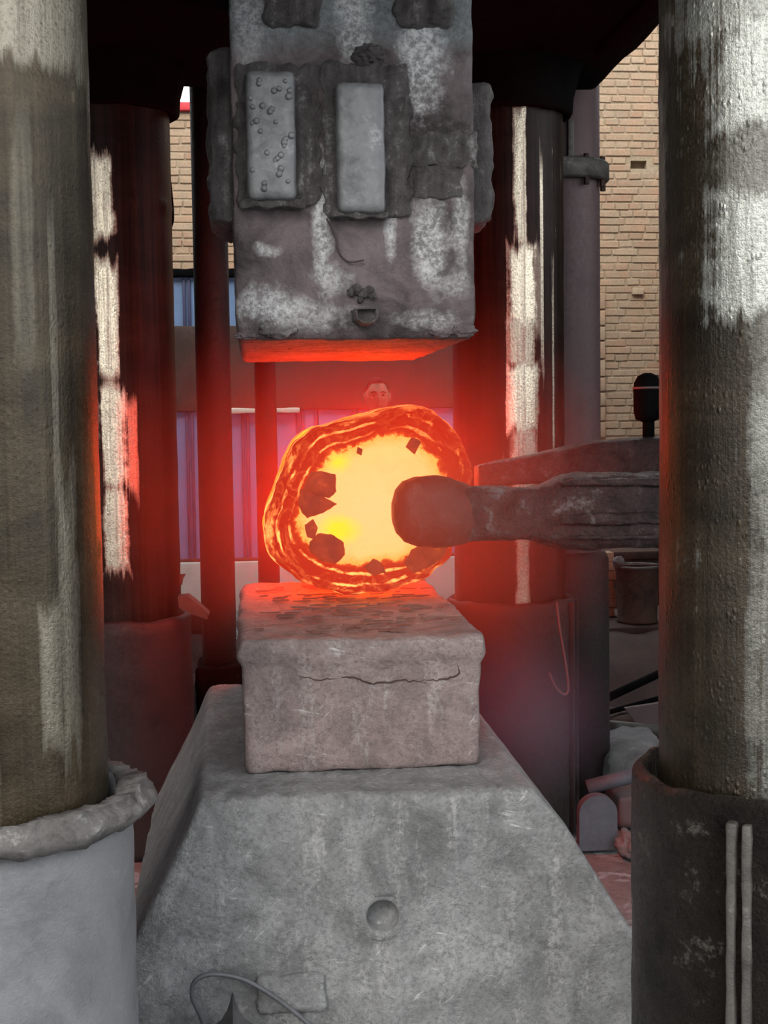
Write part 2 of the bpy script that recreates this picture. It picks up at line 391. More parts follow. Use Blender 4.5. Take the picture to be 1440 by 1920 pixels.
M['anvil'] = die_lower_mat('anvil_steel', (.34,.26,.25), .5)
M['base'] = die_lower_mat('base_block_steel', (.325,.325,.33), .7)

def ground_mat():
    m = Mat('yard_floor')
    a = m.noise(2.2, 9, .7, dist=.6); b = m.noise(40, 6, .7); g = m.noise(5.5, 6, .6, dist=.9)
    c = m.mix(m.ramp(a, [(.35, 0.0), (.65, 1.0)]), (.09,.085,.085), (.21,.20,.20))
    c = m.mix(m.ramp(g, [(.55, 0.0), (.60, .85)]), c, (.33,.41,.45))
    c = m.mix(m.ramp(b, [(.3, .6), (.5, 0.0)]), c, (.05,.04,.04))
    m.put('Base Color', c); m.put('Roughness', m.ramp(g, [(.5, .9), (.6, .45)])); m.bump(m.math('ADD', a, m.math('MULTIPLY', b, .5)), .6, .03)
    return m.m
M['ground'] = ground_mat()

# ------------------------------------------------------------------ setting
GZ = -0.2
bm = bmesh.new()
bmesh.ops.create_grid(bm, x_segments=90, y_segments=110, size=1)
for v in bm.verts:
    x = v.co.x*12+1; y = v.co.y*13+1
    near = 1 if 2 < y < 11 else .3
    v.co = Vector((x, y, GZ - .012 + .016*N((x,y,0), 2.5, 4, 2)*near))
tag(obj('floor', bm, M['ground']), 'grey dirt yard floor littered with pale scale', kind='structure')

WY = 12.6
def brick_wall(name, x0, x1, z0, z1, hole=None, keep=None, openings=(), label=None):
    """mortar slab plus bricks: those inside 'keep' rectangles are objects, the rest one joined part"""
    bm = bmesh.new()
    if hole:
        hx0, hx1, hz0, hz1 = hole
        box(x0, hx0, WY+.012, WY+.25, z0, z1, bm); box(hx1, x1, WY+.012, WY+.25, z0, z1, bm)
        box(hx0, hx1, WY+.012, WY+.25, z0, hz0, bm); box(hx0, hx1, WY+.012, WY+.25, hz1, z1, bm); box(hx0, hx1, WY+.13, WY+.25, hz0, hz1, bm)
    else: box(x0, x1, WY+.012, WY+.25, z0, z1, bm)
    wall = tag(obj(name, bm, M['mortar'], smooth=False), label, kind='structure')
    shapes = {}
    def brick_mesh(L, v):
        key = (round(L, 3), v)
        if key not in shapes:
            b = bmesh.new(); box(0, L, 0, .05, 0, .056, b)
            rnd = random.Random(v*31+int(L*1000))
            for q in b.verts: q.co += Vector((rnd.uniform(-.004,.004), 0, rnd.uniform(-.004,.004)))
            bmesh.ops.bevel(b, geom=list(b.edges), offset=.005, segments=1, affect='EDGES')
            me = bpy.data.meshes.new('brick'); b.to_mesh(me); b.free(); me.materials.append(M['brick']); shapes[key] = me
        return shapes[key]
    rest = []; n = 0; row = 0; z = z0+.006
    while z < z1-.05:
        x = x0 - random.uniform(0, .2) if False else x0 + (.0 if row % 2 else .06)
        header = row % 4 == 0
        while x < x1-.11:
            L = .115 if (header or random.random() < .25) else .235
            if x+L > x1: L = .115
            if hole and x+L > hole[0] and x < hole[1] and z+.056 > hole[2] and z < hole[3]: x += L+.012; continue
            d = random.uniform(-.005, .006)
            if random.random() < .012: d = -.025
            inside = keep and any(a < x+L and x < b and c < z+.056 and z < e for a, b, c, e in keep)
            if inside:
                o = bpy.data.objects.new('brick', brick_mesh(L, random.randint(0, 3))); COL.objects.link(o)
                o.parent = wall; o.location = (x, WY+d, z+random.uniform(-.003,.003)); o.rotation_euler = (0, random.uniform(-.008,.008), 0); n += 1
            else: rest.append((x, WY+d, z, L))
            x += L+random.uniform(.009, .016)
        z += .069; row += 1
    if rest:
        b = bmesh.new(); tl = b.faces.layers.float.new('tone_f')
        vs = []
        for (x, y, z, L) in rest: box(x, x+L, y, y+.05, z, z+.056, b)
        o = obj('brickwork', b, M['brick'], wall, smooth=False, kind='stuff')
        at_ = o.data.attributes.new('tone', 'FLOAT', 'POINT'); rr = random.Random(5)
        vals = [];
        for i in range(len(o.data.vertices)//8): vals += [rr.random()]*8
        at_.data.foreach_set('value', vals)
    return wall
ph = at(1188, 309, WY); 
hole = (at(1183,309,WY).x, at(1213,309,WY).x, at(1195,316,WY).z, at(1195,301,WY).z)
wr = brick_wall('wall_back', 1.75, 6.5, GZ, 5.6, hole=hole, keep=[(at(1117,700,WY).x, at(1234,700,WY).x, 1.36, 4.82)], label='tall weathered orange brick wall behind the press on the right')
wl_ = brick_wall('wall_left', -3.6, 1.75, 2.86, 4.25, keep=[(at(312,300,WY).x, at(374,300,WY).x, 2.9, 4.24)], label='brick wall above the blue steel gate on the left')
# a brick that sticks out, and blocks set on end at the pier beside the pipe
p0 = at(1184, 553, WY); p1 = at(1205, 541, WY)
obj('brick', block(p0.x, p1.x, WY-.045, WY+.03, p0.z, p1.z, .05, .006, .003, 20, 4), M['brick'], wr)
zz = at(1126, 820, WY).z
while zz < at(1126, 575, WY).z:
    h = random.uniform(.12, .19); x0 = at(1119,700,WY).x; x1 = at(1137,700,WY).x
    obj('brick', block(x0, x1-.012, WY-.02, WY+.02, zz, zz+h-.016, .1, .008, .003, 20, zz), M['brick'], wr); zz += h
tag(obj('trim_1', block(-3.65, 1.8, WY-.05, WY+.3, 4.25, 4.325, .4, .01, 0), M['coping']), 'red coping strip along the top of the left brick wall', kind='structure')
tag(obj('trim_2', block(-3.6, 1.75, WY-.02, WY+.2, 2.80, 2.868, .06, .012, .01, 8, 5), M['soot']), 'dark lintel over the blue steel gate', kind='structure')
# blue steel gate under the lintel
gate = bpy.data.objects.new('door_1', None); COL.objects.link(gate); gate.location = (-.5, WY+.05, 0); gate['kind'] = 'structure'; gate['label'] = 'blue sheet steel gate with a rusty band across it'
x = -3.67
k = 0
while x < 1.7:
    wdt = .50
    for nm, z0, z1, mt in (('upper_panel', 2.30, 2.80, 'blue'), ('lower_panel', .26, 1.60, 'blue_pale')):
        b = box(x, x+wdt-.012, WY+.06, WY+.09, z0, z1)
        p = obj(nm, b, M[mt], gate, smooth=False)
        for q in (.30, .345, .46):
            obj('rib', block(x+q, x+q+.026, WY+.03, WY+.06, z0+.01, z1-.01, .5, .006, 0), M['seam'], p, label='folded rib coloured dark as a shadow groove')
    x += wdt; k += 1
obj('backing_sheet', box(-3.7, 1.75, WY+.10, WY+.13, .22, 2.82), M['blue'], gate, smooth=False)
b = block(-3.6, 1.75, WY+.00, WY+.05, 1.60, 2.36, .12, .01, .012, 3, 8); obj('rusty_band', b, M['rust_band'], gate)
obj('top_rail', block(-.60, .16, WY-.06, WY+.0, 1.575, 1.62, .05, .01, .008, 8, 3), M['pale_rail'], gate, label='pale rail along the top of the lower panels')
obj('bottom_rail', block(-3.6, 1.75, WY+.03, WY+.06, .235, .265, .4, .006, 0), M['rust'], gate)
tag(obj('trim_3', block(-3.6, 1.75, WY-.03, WY+.2, GZ-.02, .235, .15, .012, .006, 4, 6), M['plinth']), 'pale cement plinth under the blue gate', kind='structure')
# the far side of the yard, behind the photographer
tag(obj('wall_front', box(-11, 13, -11.8, -11.5, GZ-.05, 2.6), M['plinth'], smooth=False), 'cement wall on the near side of the yard', kind='structure')

# unseen roof and side walls, added to shade the inside of the press
M['shade_sheet'] = flat('dark_shade_sheet', (.030,.022,.018), .9, 0, .25, 3, .2)
tag(obj('shade_roof', box(-3.7, 4.5, 0.2, 8.6, 4.7, 4.8), M['shade_sheet'], smooth=False), 'unseen dark sheet roof added to shade the press', kind='structure')
tag(obj('shade_wall_side', box(-3.7, -3.6, 0.4, 12.6, GZ-.05, 4.7), M['shade_sheet'], smooth=False), 'unseen dark sheet wall added to shade the press on the left', kind='structure')
tag(obj('shade_wall_right', box(4.4, 4.5, 5.6, 12.6, GZ-.05, 4.7), M['shade_sheet'], smooth=False), 'unseen dark sheet wall added to shade the press on the right', kind='structure')

# ------------------------------------------------------------------ the four press columns
def shaft(cx, cy, R, z0, z1, mat, parent, seed, rough_zone=()):
    prof = []
    z = z0
    while z <= z1+1e-6: prof.append((R, z)); z += .02
    def wob(t, r, z):
        p = (math.cos(t)*R+cx, math.sin(t)*R+cy, z); d = .0015*N(p, 7, 3, seed)
        for (c, hw, amp) in rough_zone:
            k = max(0, 1-abs(z-c)/hw); d += amp*k*abs(N(p, 26, 4, seed))
        return r+d, z
    return obj('shaft', lathe(prof, cx, cy, 96, wob=wob), mat, parent)
def ring_prof(ri, ro, z0, z1, b=.008):
    return [(ri, z0), (ro-b, z0), (ro, z0+b), (ro, z1-b), (ro-b, z1), (ri+b, z1), (ri, z1-b)]
def sleeve(cx, cy, ri, ro, z1, mat, parent, seed, flange=None, fmat=None, tilt=0):
    prof = [(ri, z1-.35), (ri, z1-.01), (ri+.01, z1), (ro-.012, z1), (ro, z1-.014)] + [(ro, z1-.014-(z1-GZ)*i/24) for i in range(1, 25)]
    def wob(t, r, z):
        p = (math.cos(t)*r+cx, math.sin(t)*r+cy, z)
        return r+.004*N(p, 9, 4, seed), z+(.010*N(p, 11, 4, seed+4) if z > z1-.03 else 0)
    b = lathe(prof, cx, cy, 96, wob=wob); s_ = obj('sleeve', b, mat, parent)
    if flange:
        fo, ft = flange
        def wf(t, r, z):
            p = (math.cos(t)*r+cx, math.sin(t)*r+cy, z); return r+.010*N(p, 12, 4, seed+9)+.005*N(p, 45, 3, seed), z+.010*N(p, 10, 4, seed+2)+.006*N(p, 40, 3, seed+5)+tilt*math.cos(t)
        pr = [(ri+.005, z1-ft*.6), (ro, z1-ft), (fo-.02, z1-ft), (fo, z1-ft*.55), (fo-.006, z1-.012), (fo-.025, z1+.004), (ri+.06, z1+.010), (ri+.012, z1+.004)]
        obj('flange', lathe(pr, cx, cy, 260, wob=wf, closed=True), fmat, s_)
    return s_
FLX, FRX, BX, FY, BY = -.785, .815, .79, 2.8, 5.64
TOP = 2.90
# front left
t = thing('press_column', 'olive grey oily press column in the left foreground, in a pale flanged sleeve', 'column', (FLX, FY, GZ), 'press columns')
shaft(FLX, FY, .225, .45, TOP, M['col_left'], t, 1, ((.80,.12,.006),(1.25,.05,.004)))
sleeve(FLX, FY, .236, .272, .762, M['sleeve_grey'], t, 2, (.318, .052), M['collar_dust'], .006)
# front right
t = thing('press_column', 'dark brown oily press column in the right foreground, in a tarry black sleeve', 'column', (FRX, FY, GZ), 'press columns')
shaft(FRX, FY, .225, .45, TOP, M['col_right'], t, 11, ((.9,.35,.005),(2.1,.6,.0025)))
s_ = sleeve(FRX, FY, .252, .284, .758, M['sleeve_dark'], t, 12)
for px in (1378, 1404):
    ang = -PI/2 - .356 + math.asin((px-1441)/264)
    c = Vector((FRX+.288*math.cos(ang), FY+.288*math.sin(ang), 0))
    b = block(-.0095, .0095, -.012, .012, GZ+.01, .715, .03, .006, .003, 20, px)
    bmesh.ops.rotate(b, verts=b.verts, matrix=Matrix.Rotation(ang+PI/2, 3, 'Z')); bmesh.ops.translate(b, verts=b.verts, vec=c)
    obj('weld_bar', b, M['weld_bar'], s_)
# back left
t = thing('press_column', 'dark polished press column behind the left foreground column', 'column', (-BX, BY, GZ), 'press columns')
shaft(-BX, BY, .228, .45, TOP, M['col_back'], t, 21, ((.95,.25,.004),(2.35,.03,.01),(1.6,.1,.003)))
sleeve(-BX, BY, .238, .268, .735, M['sleeve_back'], t, 22)
# back right
t = thing('press_column', 'dark polished press column behind the tongs, with one bright vertical highlight painted on', 'column', (BX, BY, GZ), 'press columns')
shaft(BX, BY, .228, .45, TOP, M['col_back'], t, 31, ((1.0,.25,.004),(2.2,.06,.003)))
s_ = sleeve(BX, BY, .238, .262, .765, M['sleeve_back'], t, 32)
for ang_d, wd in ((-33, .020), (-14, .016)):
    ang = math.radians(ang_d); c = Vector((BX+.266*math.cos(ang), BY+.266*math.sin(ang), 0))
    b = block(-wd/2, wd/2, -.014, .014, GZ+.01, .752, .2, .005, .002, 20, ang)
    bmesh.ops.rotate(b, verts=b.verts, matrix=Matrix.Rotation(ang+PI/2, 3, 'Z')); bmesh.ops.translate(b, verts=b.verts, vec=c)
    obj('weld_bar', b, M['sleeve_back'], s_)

# ------------------------------------------------------------------ moving crosshead over the die
t = thing('press_crosshead', 'soot black moving crosshead at the top, carried on the columns', 'press beam', (0, 4.2, TOP))
bm = block(-1.24, 1.24, 2.35, 5.96, TOP, TOP+.62, .16, .03, .012, 2.5, 1)
obj('beam', bm, M['soot'], t)
for cx, cy, nm in ((-BX, BY, 1), (BX, BY, 2), (FLX, FY, 3), (FRX, FY, 4)):
    b = lathe([(.232, TOP-.19), (.258, TOP-.19), (.266, TOP-.18), (.270, TOP-.12), (.29, TOP-.05), (.315, TOP+.01), (.315, TOP+.03), (.232, TOP+.03)], cx, cy, 64, closed=True, wob=lambda a, r, z: (r+.006*N((math.cos(a),math.sin(a),z), 4, 3, 3), z+.008*N((math.cos(a),math.sin(a),z*4), 3, 3, 5)))
    obj('guide_collar', b, M['soot'], t)
for x in (-1.12, 1.12):
    obj('side_rib', block(x-.05, x+.05, 3.2, 5.3, TOP-.03, TOP+.02, .1, .015, .006, 6, 2), M['soot'], t)

# ------------------------------------------------------------------ upper die
DY = 3.556
t = thing('upper_die', 'large grey scarred steel upper die block above the hot ingot', 'die', (0.015, DY+.65, 1.706))
def dwarp(p):
    x, y, z = p
    if z < 1.76: x += (x-.015)*-.02*(1.76-z)/.05; y += (.010*(1.76-z)/.05 if y < DY+.1 else 0)
    if y < DY+.03: y += .006*N((x, 0, z), 7, 5, 40)
    return (x, y, z)
bm = block(-.293, .322, DY, DY+1.31, 1.706, TOP-.001, .018, .014, .004, 12, 4, dwarp)
die = obj('die_block', bm, M['die_upper'], t)
# holder ears behind the front plate
obj('holder_ear', block(-.352, -.275, DY+.03, DY+.42, 2.005, 2.452, .018, .03, .016, 16, 7), M['grime'], t, label='lumpy greasy lug on the left side')
obj('holder_ear', block(.30, .392, DY+.10, DY+.45, 2.02, 2.385, .018, .025, .012, 16, 8), M['grime'], t, label='narrow lug on the right side')
def rect(pxa, pya, pxb, pyb, Y): a = at(pxa, pyb, Y); b_ = at(pxb, pya, Y); return a.x, b_.x, a.z, b_.z
def on_die(nm, px, y0, y1, mat, step=.012, bev=.012, amp=.003, freq=14, seed=0, label=None, parent=None):
    x0, x1, z0, z1 = rect(*px, (DY+y0))
    return obj(nm, block(x0, x1, DY+y0, DY+y1, z0, z1, step, bev, amp, freq, seed), mat, parent or t, label=label)
c1 = on_die('grease_crust', (446,118,598,384), -.014, .02, M['grime'], .007, .012, .013, 30, 51)
k1 = on_die('wedge_key', (464,130,552,374), -.058, .02, M['key_steel'], .006, .018, .0025, 20, 52, label='steel wedge key with pitted face')
c2 = on_die('grease_crust', (606,116,768,405), -.014, .02, M['grime'], .007, .012, .014, 28, 53)
k2 = on_die('wedge_key', (634,152,721,399), -.062, .02, M['key_steel'], .006, .018, .0025, 20, 54, label='smooth steel wedge key')
# weld pimples on the left key
bm = bmesh.new(); rr = random.Random(3)
kx0, kx1, kz0, kz1 = rect(472,150,546,360,DY-.058)
for i in range(30):
    x = rr.uniform(kx0, kx1); z = rr.uniform(kz0, kz1); s_ = rr.uniform(.005, .009)
    lump((x, DY-.059, z), s_, s_*.55, s_, .25, 2, i, 2, bm)
obj('weld_pimples', bm, M['key_steel'], k1, kind='stuff')
# ledge below the left key and a lump above the middle key
on_die('key_ledge', (448,372,572,388), -.045, .01, M['grime'], .01, .008, .008, 30, 57)
on_die('key_ledge', (616,396,730,408), -.045, .01, M['grime'], .01, .008, .008, 30, 58)
p = at(690, 104, DY); obj('grease_lump', lump((p.x, DY-.008, p.z), .036, .028, .024, .5, 2.5, 9, 4), M['grime'], t)
for i, px in enumerate(((497,-60,598,44), (742,-60,852,50))):
    on_die('upper_key', px, -.025, .02, M['grime'], .009, .018, .016, 26, 60+i)
on_die('grease_patch', (762,246,897,312), -.006, .01, M['grime'], .008, .010, .012, 34, 64)
on_die('grease_patch', (775,312,868,372), -.004, .01, M['grime'], .008, .010, .010, 34, 65)
# handling shackle near the lower edge
p = at(685, 592, DY-.05)
bm = bmesh.new(); secs = [(-.006,.92), (.004,1.0), (.06,1.0), (.09,1.15)]
outl = [(-.030,.016), (.030,.018), (.031,-.004), (.022,-.018), (.006,-.024), (-.012,-.022), (-.026,-.010)]
rings_ = [[bm.verts.new((p.x+a_*f, DY-.085+d, p.z+b_*f)) for a_, b_ in outl] for d, f in secs]
inner = [[bm.verts.new((p.x+a_*f, DY-.085+d, p.z+b_*f)) for a_, b_ in outl] for d, f in ((-.006,.80), (.010,.66))]
seq = rings_[::-1]+inner
for A, B in zip(seq, seq[1:]):
    for i in range(7): bm.faces.new((A[i], A[(i+1)%7], B[(i+1)%7], B[i]))
bm.faces.new(seq[0]); bm.faces.new(seq[-1]); bmesh.ops.recalc_face_normals(bm, faces=bm.faces)
obj('socket_boss', bm, M['grime'], t, smooth=False)
p = at(678, 552, DY); bm = bmesh.new()
for i, (dx, dz, s_) in enumerate(((-.026,.006,.011), (-.012,.012,.013), (.004,.002,.014), (.020,.010,.011), (.027,-.004,.009), (-.004,-.014,.008))): lump((p.x+dx, DY-.004, p.z+dz), s_, .014, s_, .5, 2, i, 3, bm)
obj('lifting_lug', bm, M['grime'], t)
# folded scale at the lower corners
for i, (px, py, rx, rz) in enumerate(((522,617,.046,.024), (828,618,.032,.020), (871,620,.030,.017), (462,630,.03,.010))):
    p = at(px, py, DY); obj('edge_burr', lump((p.x, DY+.004, p.z), rx, .012, rz, .28, 2.2, 70+i, 4), M['die_upper'], t)
# hairline wire hanging on the face
pts = [at(612,410,DY-.012), at(628,440,DY-.012), at(634,470,DY-.010), at(652,490,DY-.010), at(682,488,DY-.010)]
tag(obj('wire', tube(pts, .0022, 6), M['cable_dark']), 'thin dark wire hanging down the face of the upper die', 'wire')

# ------------------------------------------------------------------ base block and anvil
BZ = .587
prof = [(.60,-.40,.42), (.575,-.41,.43), (.49,-.445,.50), (.19,-.60,.682), (.09,-.605,.687), (-.3,-.605,.687)]
def bwarp(p):
    x, y, z = p
    for (za, la, ra), (zb, lb, rb) in zip(prof, prof[1:]):
        if zb <= z <= za or (z > prof[0][0] and za == prof[0][0]):
            f = (za-z)/(za-zb); f = max(0, min(1, f)); l = la+(lb-la)*f; r = ra+(rb-ra)*f; break
    fy = (y-3.32)/1.52
    l -= .02*fy
    X = l+(r-l)*(x+1)/2
    if y < 3.36:                                     # the drilled hole and the hollow patch on the front face
        d = math.hypot(X-.039, z-.284)
        q_ = max(0, min(1, (d-.055)/.09))
        y += q_*(.014*N((X, 1, z), 6, 5, 77) + .016*max(0, N((X, 2, z), 3, 3, 11)))
        if d < .046: y += .07
    return (X, y, z)
def base_block():
    bm = block(-1, 1, 3.32, 4.84, GZ, BZ, .0125, .03, .006, 9, 6, None)
    # non uniform step: x is normalised, so re-sample by warp only
    for v in bm.verts: v.co = Vector(bwarp(v.co))
    return bm
t = thing('base_block', 'big grey steel base block with flared sides and a drilled hole', 'press base', (.03, 4.0, GZ))
obj('block_body', base_block(), M['base'], t)
def turned(prof, c, n=48):                           # a profile of (radius, y) turned about the y axis through c
    b = bmesh.new(); rings = [[b.verts.new((c[0]+r*math.cos(2*PI*i/n), y, c[1]+r*math.sin(2*PI*i/n))) for i in range(n)] for r, y in prof]
    for A, B in zip(rings, rings[1:]):
        for i in range(n): b.faces.new((A[i], A[(i+1)%n], B[(i+1)%n], B[i]))
    b.faces.new(rings[-1]); bmesh.ops.recalc_face_normals(b, faces=b.faces)
    return b
obj('drilled_hole', turned([(.064,3.3225), (.060,3.3185), (.043,3.3180), (.0395,3.321), (.038,3.35), (.030,3.366), (.012,3.373)], (.039,.284)), M['base'], t)
p = at(565,1868,3.31)
obj('cast_plate', block(at(482,1868,3.31).x, at(612,1868,3.31).x, 3.302, 3.34, at(565,1900,3.31).z, at(565,1828,3.31).z, .01, .016, .006, 18, 90), M['base'], t)

t = thing('anvil_die', 'pinkish grey worn lower anvil die under the hot ingot', 'die', (.015, 4.2, BZ))
def awarp(p):
    x, y, z = p
    f = max(0, (z-.86)/.075)
    lip = .86+.015*N((x*1.0, y, 0), 6, 4, 15)
    if z > lip: 
        k = min(1, (z-lip)/.02)
        x += .012*k*(1 if x > .015 else -1); y += -.010*k*(1 if y < 4 else -1)
    x = .015+(x-.015)*(.972+.03*(z-BZ)/.35)
    if z > .9: z += .010*N((x, y, 3), 4, 4, 19); x += .014*N((x, y, 4), 5, 3, 23)*(1 if abs(x-.015) > .28 else 0)
    if y < DY+.03: y += .006*N((x, 0, z), 9, 5, 31)
    return (x, y, z)
obj('anvil_block', block(-.298, .330, DY, DY+1.31, BZ, .937, .0125, .02, .004, 12, 14, awarp), M['anvil'], t)
def jagged(pts, n=9, amp=.005):
    out = []
    for a, b in zip(pts, pts[1:]):
        for k in range(n):
            p = a.lerp(b, k/n); out.append(p+Vector((0, 0, amp*(N(p, 55, 4, 3)+.6*N(p, 150, 2, 8)))))
    return out+[pts[-1]]
for i, pl in enumerate((((536,1226),(575,1222),(612,1226),(640,1241),(690,1238),(742,1228),(800,1230),(852,1226)),
                        ((556,1266),(600,1276),(655,1268),(700,1281),(760,1274),(800,1280)), ((790,1276),(840,1274),(862,1262),(858,1246)),
                        ((852,1210),(880,1208),(905,1212)))):
    obj('crack', tube(jagged([at(px, py, DY-.003) for px, py in pl]), lambda q: .0005+.0016*math.sin(PI*min(max(q,.02),.98)), 6, smooth_path=False), M['rust'], bpy.data.objects['anvil_die'])
AZ = .937
# flakes of scale on the anvil
bm = bmesh.new(); rr = random.Random(12)
for i in range(150):
    x = rr.gauss(.06, .15); y = rr.uniform(3.62, 4.75)
    if not -.27 < x < .31: continue
    s_ = rr.uniform(.004, .013); a = rr.uniform(0, PI); z = AZ+.004+.010*N((x,y,3),4,4,19)
    pts = [(x+s_*2.6*math.cos(q)*rr.uniform(.7,1.2), y+s_*.7*math.sin(q)*rr.uniform(.6,1.1)+.2*s_*math.cos(q)*math.sin(a), z+rr.uniform(0,.003)) for q in (0, 1.2, 2.4, 3.7, 5)]
    plate(pts, .003, bm, Vector((0,0,1)))
tag(obj('mill_scale', bm, M['scale_red'], smooth=False), 'dark flakes of mill scale strewn on the anvil top', 'scale', kind='stuff')

# ------------------------------------------------------------------ hot ingot
IY = 4.15
OUT = [(492,985),(498,1030),(525,1070),(570,1100),(640,1121),(720,1117),(800,1094),(848,1052),(868,1000),(884,945),(891,900),(886,850),(862,805),(815,765),(772,755),(700,772),(640,790),(588,802),(556,830),(530,885),(508,945)]
O3 = [at(px, py, IY) for px, py in OUT]
OC = at(700, 945, IY)
NA, RADS = 180, []
def outline(a):                                      # radius of the outline at an angle, smoothed polygon
    best = None; d = Vector((math.cos(a), math.sin(a)))
    for i in range(len(O3)):
        p = O3[i]-OC; q = O3[(i+1)%len(O3)]-OC
        px_, pz_, ex, ez = p.x, p.z, q.x-p.x, q.z-p.z
        den = d.x*ez-d.y*ex
        if abs(den) < 1e-9: continue
        r = (px_*ez-pz_*ex)/den; s_ = (px_*d.y-pz_*d.x)/den
        if r > 0 and -.001 <= s_ <= 1.001: best = r
    return best or .28
RAW = [outline(2*PI*i/NA) for i in range(NA)]
RAD = [sum(RAW[(i+k)%NA] for k in (-2,-1,0,1,2))/5 for i in range(NA)]
def heat_mat():
    m = Mat('glowing_ingot_face'); 
    at_ = m.n.new('ShaderNodeAttribute'); at_.attribute_name = 'radial'; r = at_.outputs['Fac']
    a = m.noise(9, 8, .65, dist=.6); b = m.noise(40, 6, .7, dist=.5); c = m.noise(5, 4, .5)
    rr_ = m.math('ADD', r, m.math('MULTIPLY', m.math('SUBTRACT', a, .5), .24))
    rr_ = m.math('ADD', rr_, m.math('MULTIPLY', m.math('SUBTRACT', b, .5), .18))
    core = m.ramp(rr_, [(0.0, (5.0,.72,.27)), (.55, (4.6,.70,.22)), (.665, (3.4,.52,.09)), (.69, (1.1,.07,.010)), (.72, (.85,.022,.003)), (1.0, (.70,.014,.002))])
    # yellow glare spots painted into the glow
    for cx, cz, rx, rz in ((-.01,1.385,.06,.05), (.0,1.17,.075,.055)):
        core = m.mix(m.math('MULTIPLY', m.blob(cx, cz, rx, rz, .9, .2, 9), m.ramp(rr_, [(.55, .9), (.68, 0.0)])), core, (1.6,.92,.01))
    core = m.mix(m.math('MULTIPLY', m.ramp(c, [(.52, 0.0), (.68, .5)]), m.ramp(rr_, [(.55, 1.0), (.68, 0.0)])), core, (4.5,.56,.16))
    # crust: dark scale with bright seams
    seam = m.ramp(m.math('ABSOLUTE', m.math('SUBTRACT', m.noise(7, 5, .6, dist=1.2), .5)), [(.0, .8), (.018, .25), (.04, 0.0)])
    rings = m.ramp(m.math('ABSOLUTE', m.math('SUBTRACT', m.math('FRACT', m.math('MULTIPLY', m.math('ADD', r, m.math('MULTIPLY', m.math('SUBTRACT', a, .5), .10)), 8.5)), .5)), [(.0, 1.0), (.07, .8), (.13, 0.0)])
    brk = m.ramp(m.noise(11, 6, .65), [(.46, 0.0), (.56, 1.0)])
    edge = m.math('MULTIPLY', m.ramp(rr_, [(.93, 0.0), (.965, 1.0), (1.0, .5)]), m.ramp(m.noise(6, 5, .6), [(.47, 0.0), (.60, .9)]))
    rings = m.math('MAXIMUM', rings, edge)
    glow = m.math('MULTIPLY', m.math('MAXIMUM', m.math('MULTIPLY', seam, .12), m.math('MULTIPLY', rings, brk)), m.ramp(rr_, [(.72, 0.0), (.78, 1.0)]))
    # hottest low on the left, where the skin has split
    x, y, z = m.xyz()
    low = m.ramp(m.math('MULTIPLY_ADD', m.math('ADD', z, m.math('MULTIPLY', x, .6)), -1.6, 2.65), [(.2, .55), (.9, 1.0)])
    core = m.mix(m.math('MULTIPLY', glow, low), core, (4.2,.85,.20))
    m.put('Base Color', (.02,.006,.004)); m.put('Roughness', .9); m.put('Specular IOR Level', .1); m.emit(core, 1.0)
    m.bump(m.math('ADD', a, m.math('MULTIPLY', b, .6)), .6, .02)
    return m.m
def skin_mat():
    m = Mat('glowing_ingot_skin'); a = m.noise(7, 8, .65, dist=.5); b = m.noise(30, 5, .7)
    c = m.ramp(m.math('ADD', m.math('MULTIPLY', a, .8), m.math('MULTIPLY', b, .25)), [(.38, (5.5,.10,.010)), (.55, (13.0,.42,.025)), (.68, (18.0,.9,.05))])
    m.put('Base Color', (.08,.03,.02)); m.put('Roughness', .8); m.emit(c, 1.0); m.bump(a, .5, .02); return m.m
M['heat'] = heat_mat(); M['skin'] = skin_mat()
def flake_mat():
    m = Mat('cooling_scale'); a = m.noise(20, 7, .7)
    m.put('Base Color', (.03,.012,.010)); m.put('Roughness', .85); m.put('Specular IOR Level', .15)
    m.emit(m.ramp(a, [(.35, (.30,.022,.010)), (.6, (.55,.04,.012)), (.75, (1.1,.12,.02))]), 1.0); m.bump(a, .6, .01); return m.m
M['flake'] = flake_mat()
t = thing('hot_ingot', 'glowing orange and yellow hot steel ingot lying on the anvil', 'ingot', (OC.x, IY+.6, AZ))
bm = bmesh.new()
layer = bm.verts.layers.float.new('radial')
# (fraction of the outline, depth)
RG = [(1.0,.26), (1.0,.14), (.995,.08), (.975,.035), (.945,.008), (.915,-.006), (.885,.004), (.86,.022), (.84,.014), (.81,.004), (.785,.014), (.76,.034), (.73,.040), (.68,.040), (.6,.036), (.48,.030), (.34,.026), (.2,.024), (.08,.024)]
rings = []
for f, dp in RG:
    ring = []
    for i in range(NA):
        a = 2*PI*i/NA; r = RAD[i]*f
        ca, sa = math.cos(a), math.sin(a)
        wv = N((ca*1.3, sa*1.3, f*3.5), 3.0, 4, 5); dd = dp+.030*wv*(1 if f > .74 else .35)
        r *= 1+.018*N((ca*2, sa*2, f*6), 3.5, 3, 9)*(f > .5)
        p = Vector((OC.x+ca*r, IY+dd, OC.z+sa*r))
        p.z = max(p.z, AZ+.004)
        v = bm.verts.new(p); v[layer] = f; ring.append(v)
    rings.append(ring)
for A, B in zip(rings, rings[1:]):
    for i in range(NA): bm.faces.new((A[i], A[(i+1)%NA], B[(i+1)%NA], B[i]))
bm.faces.new(rings[-1])
bmesh.ops.recalc_face_normals(bm, faces=bm.faces)
for f in bm.faces: pass
face = obj('end_face', bm, M['heat'], t)
bm = bmesh.new(); rings = []
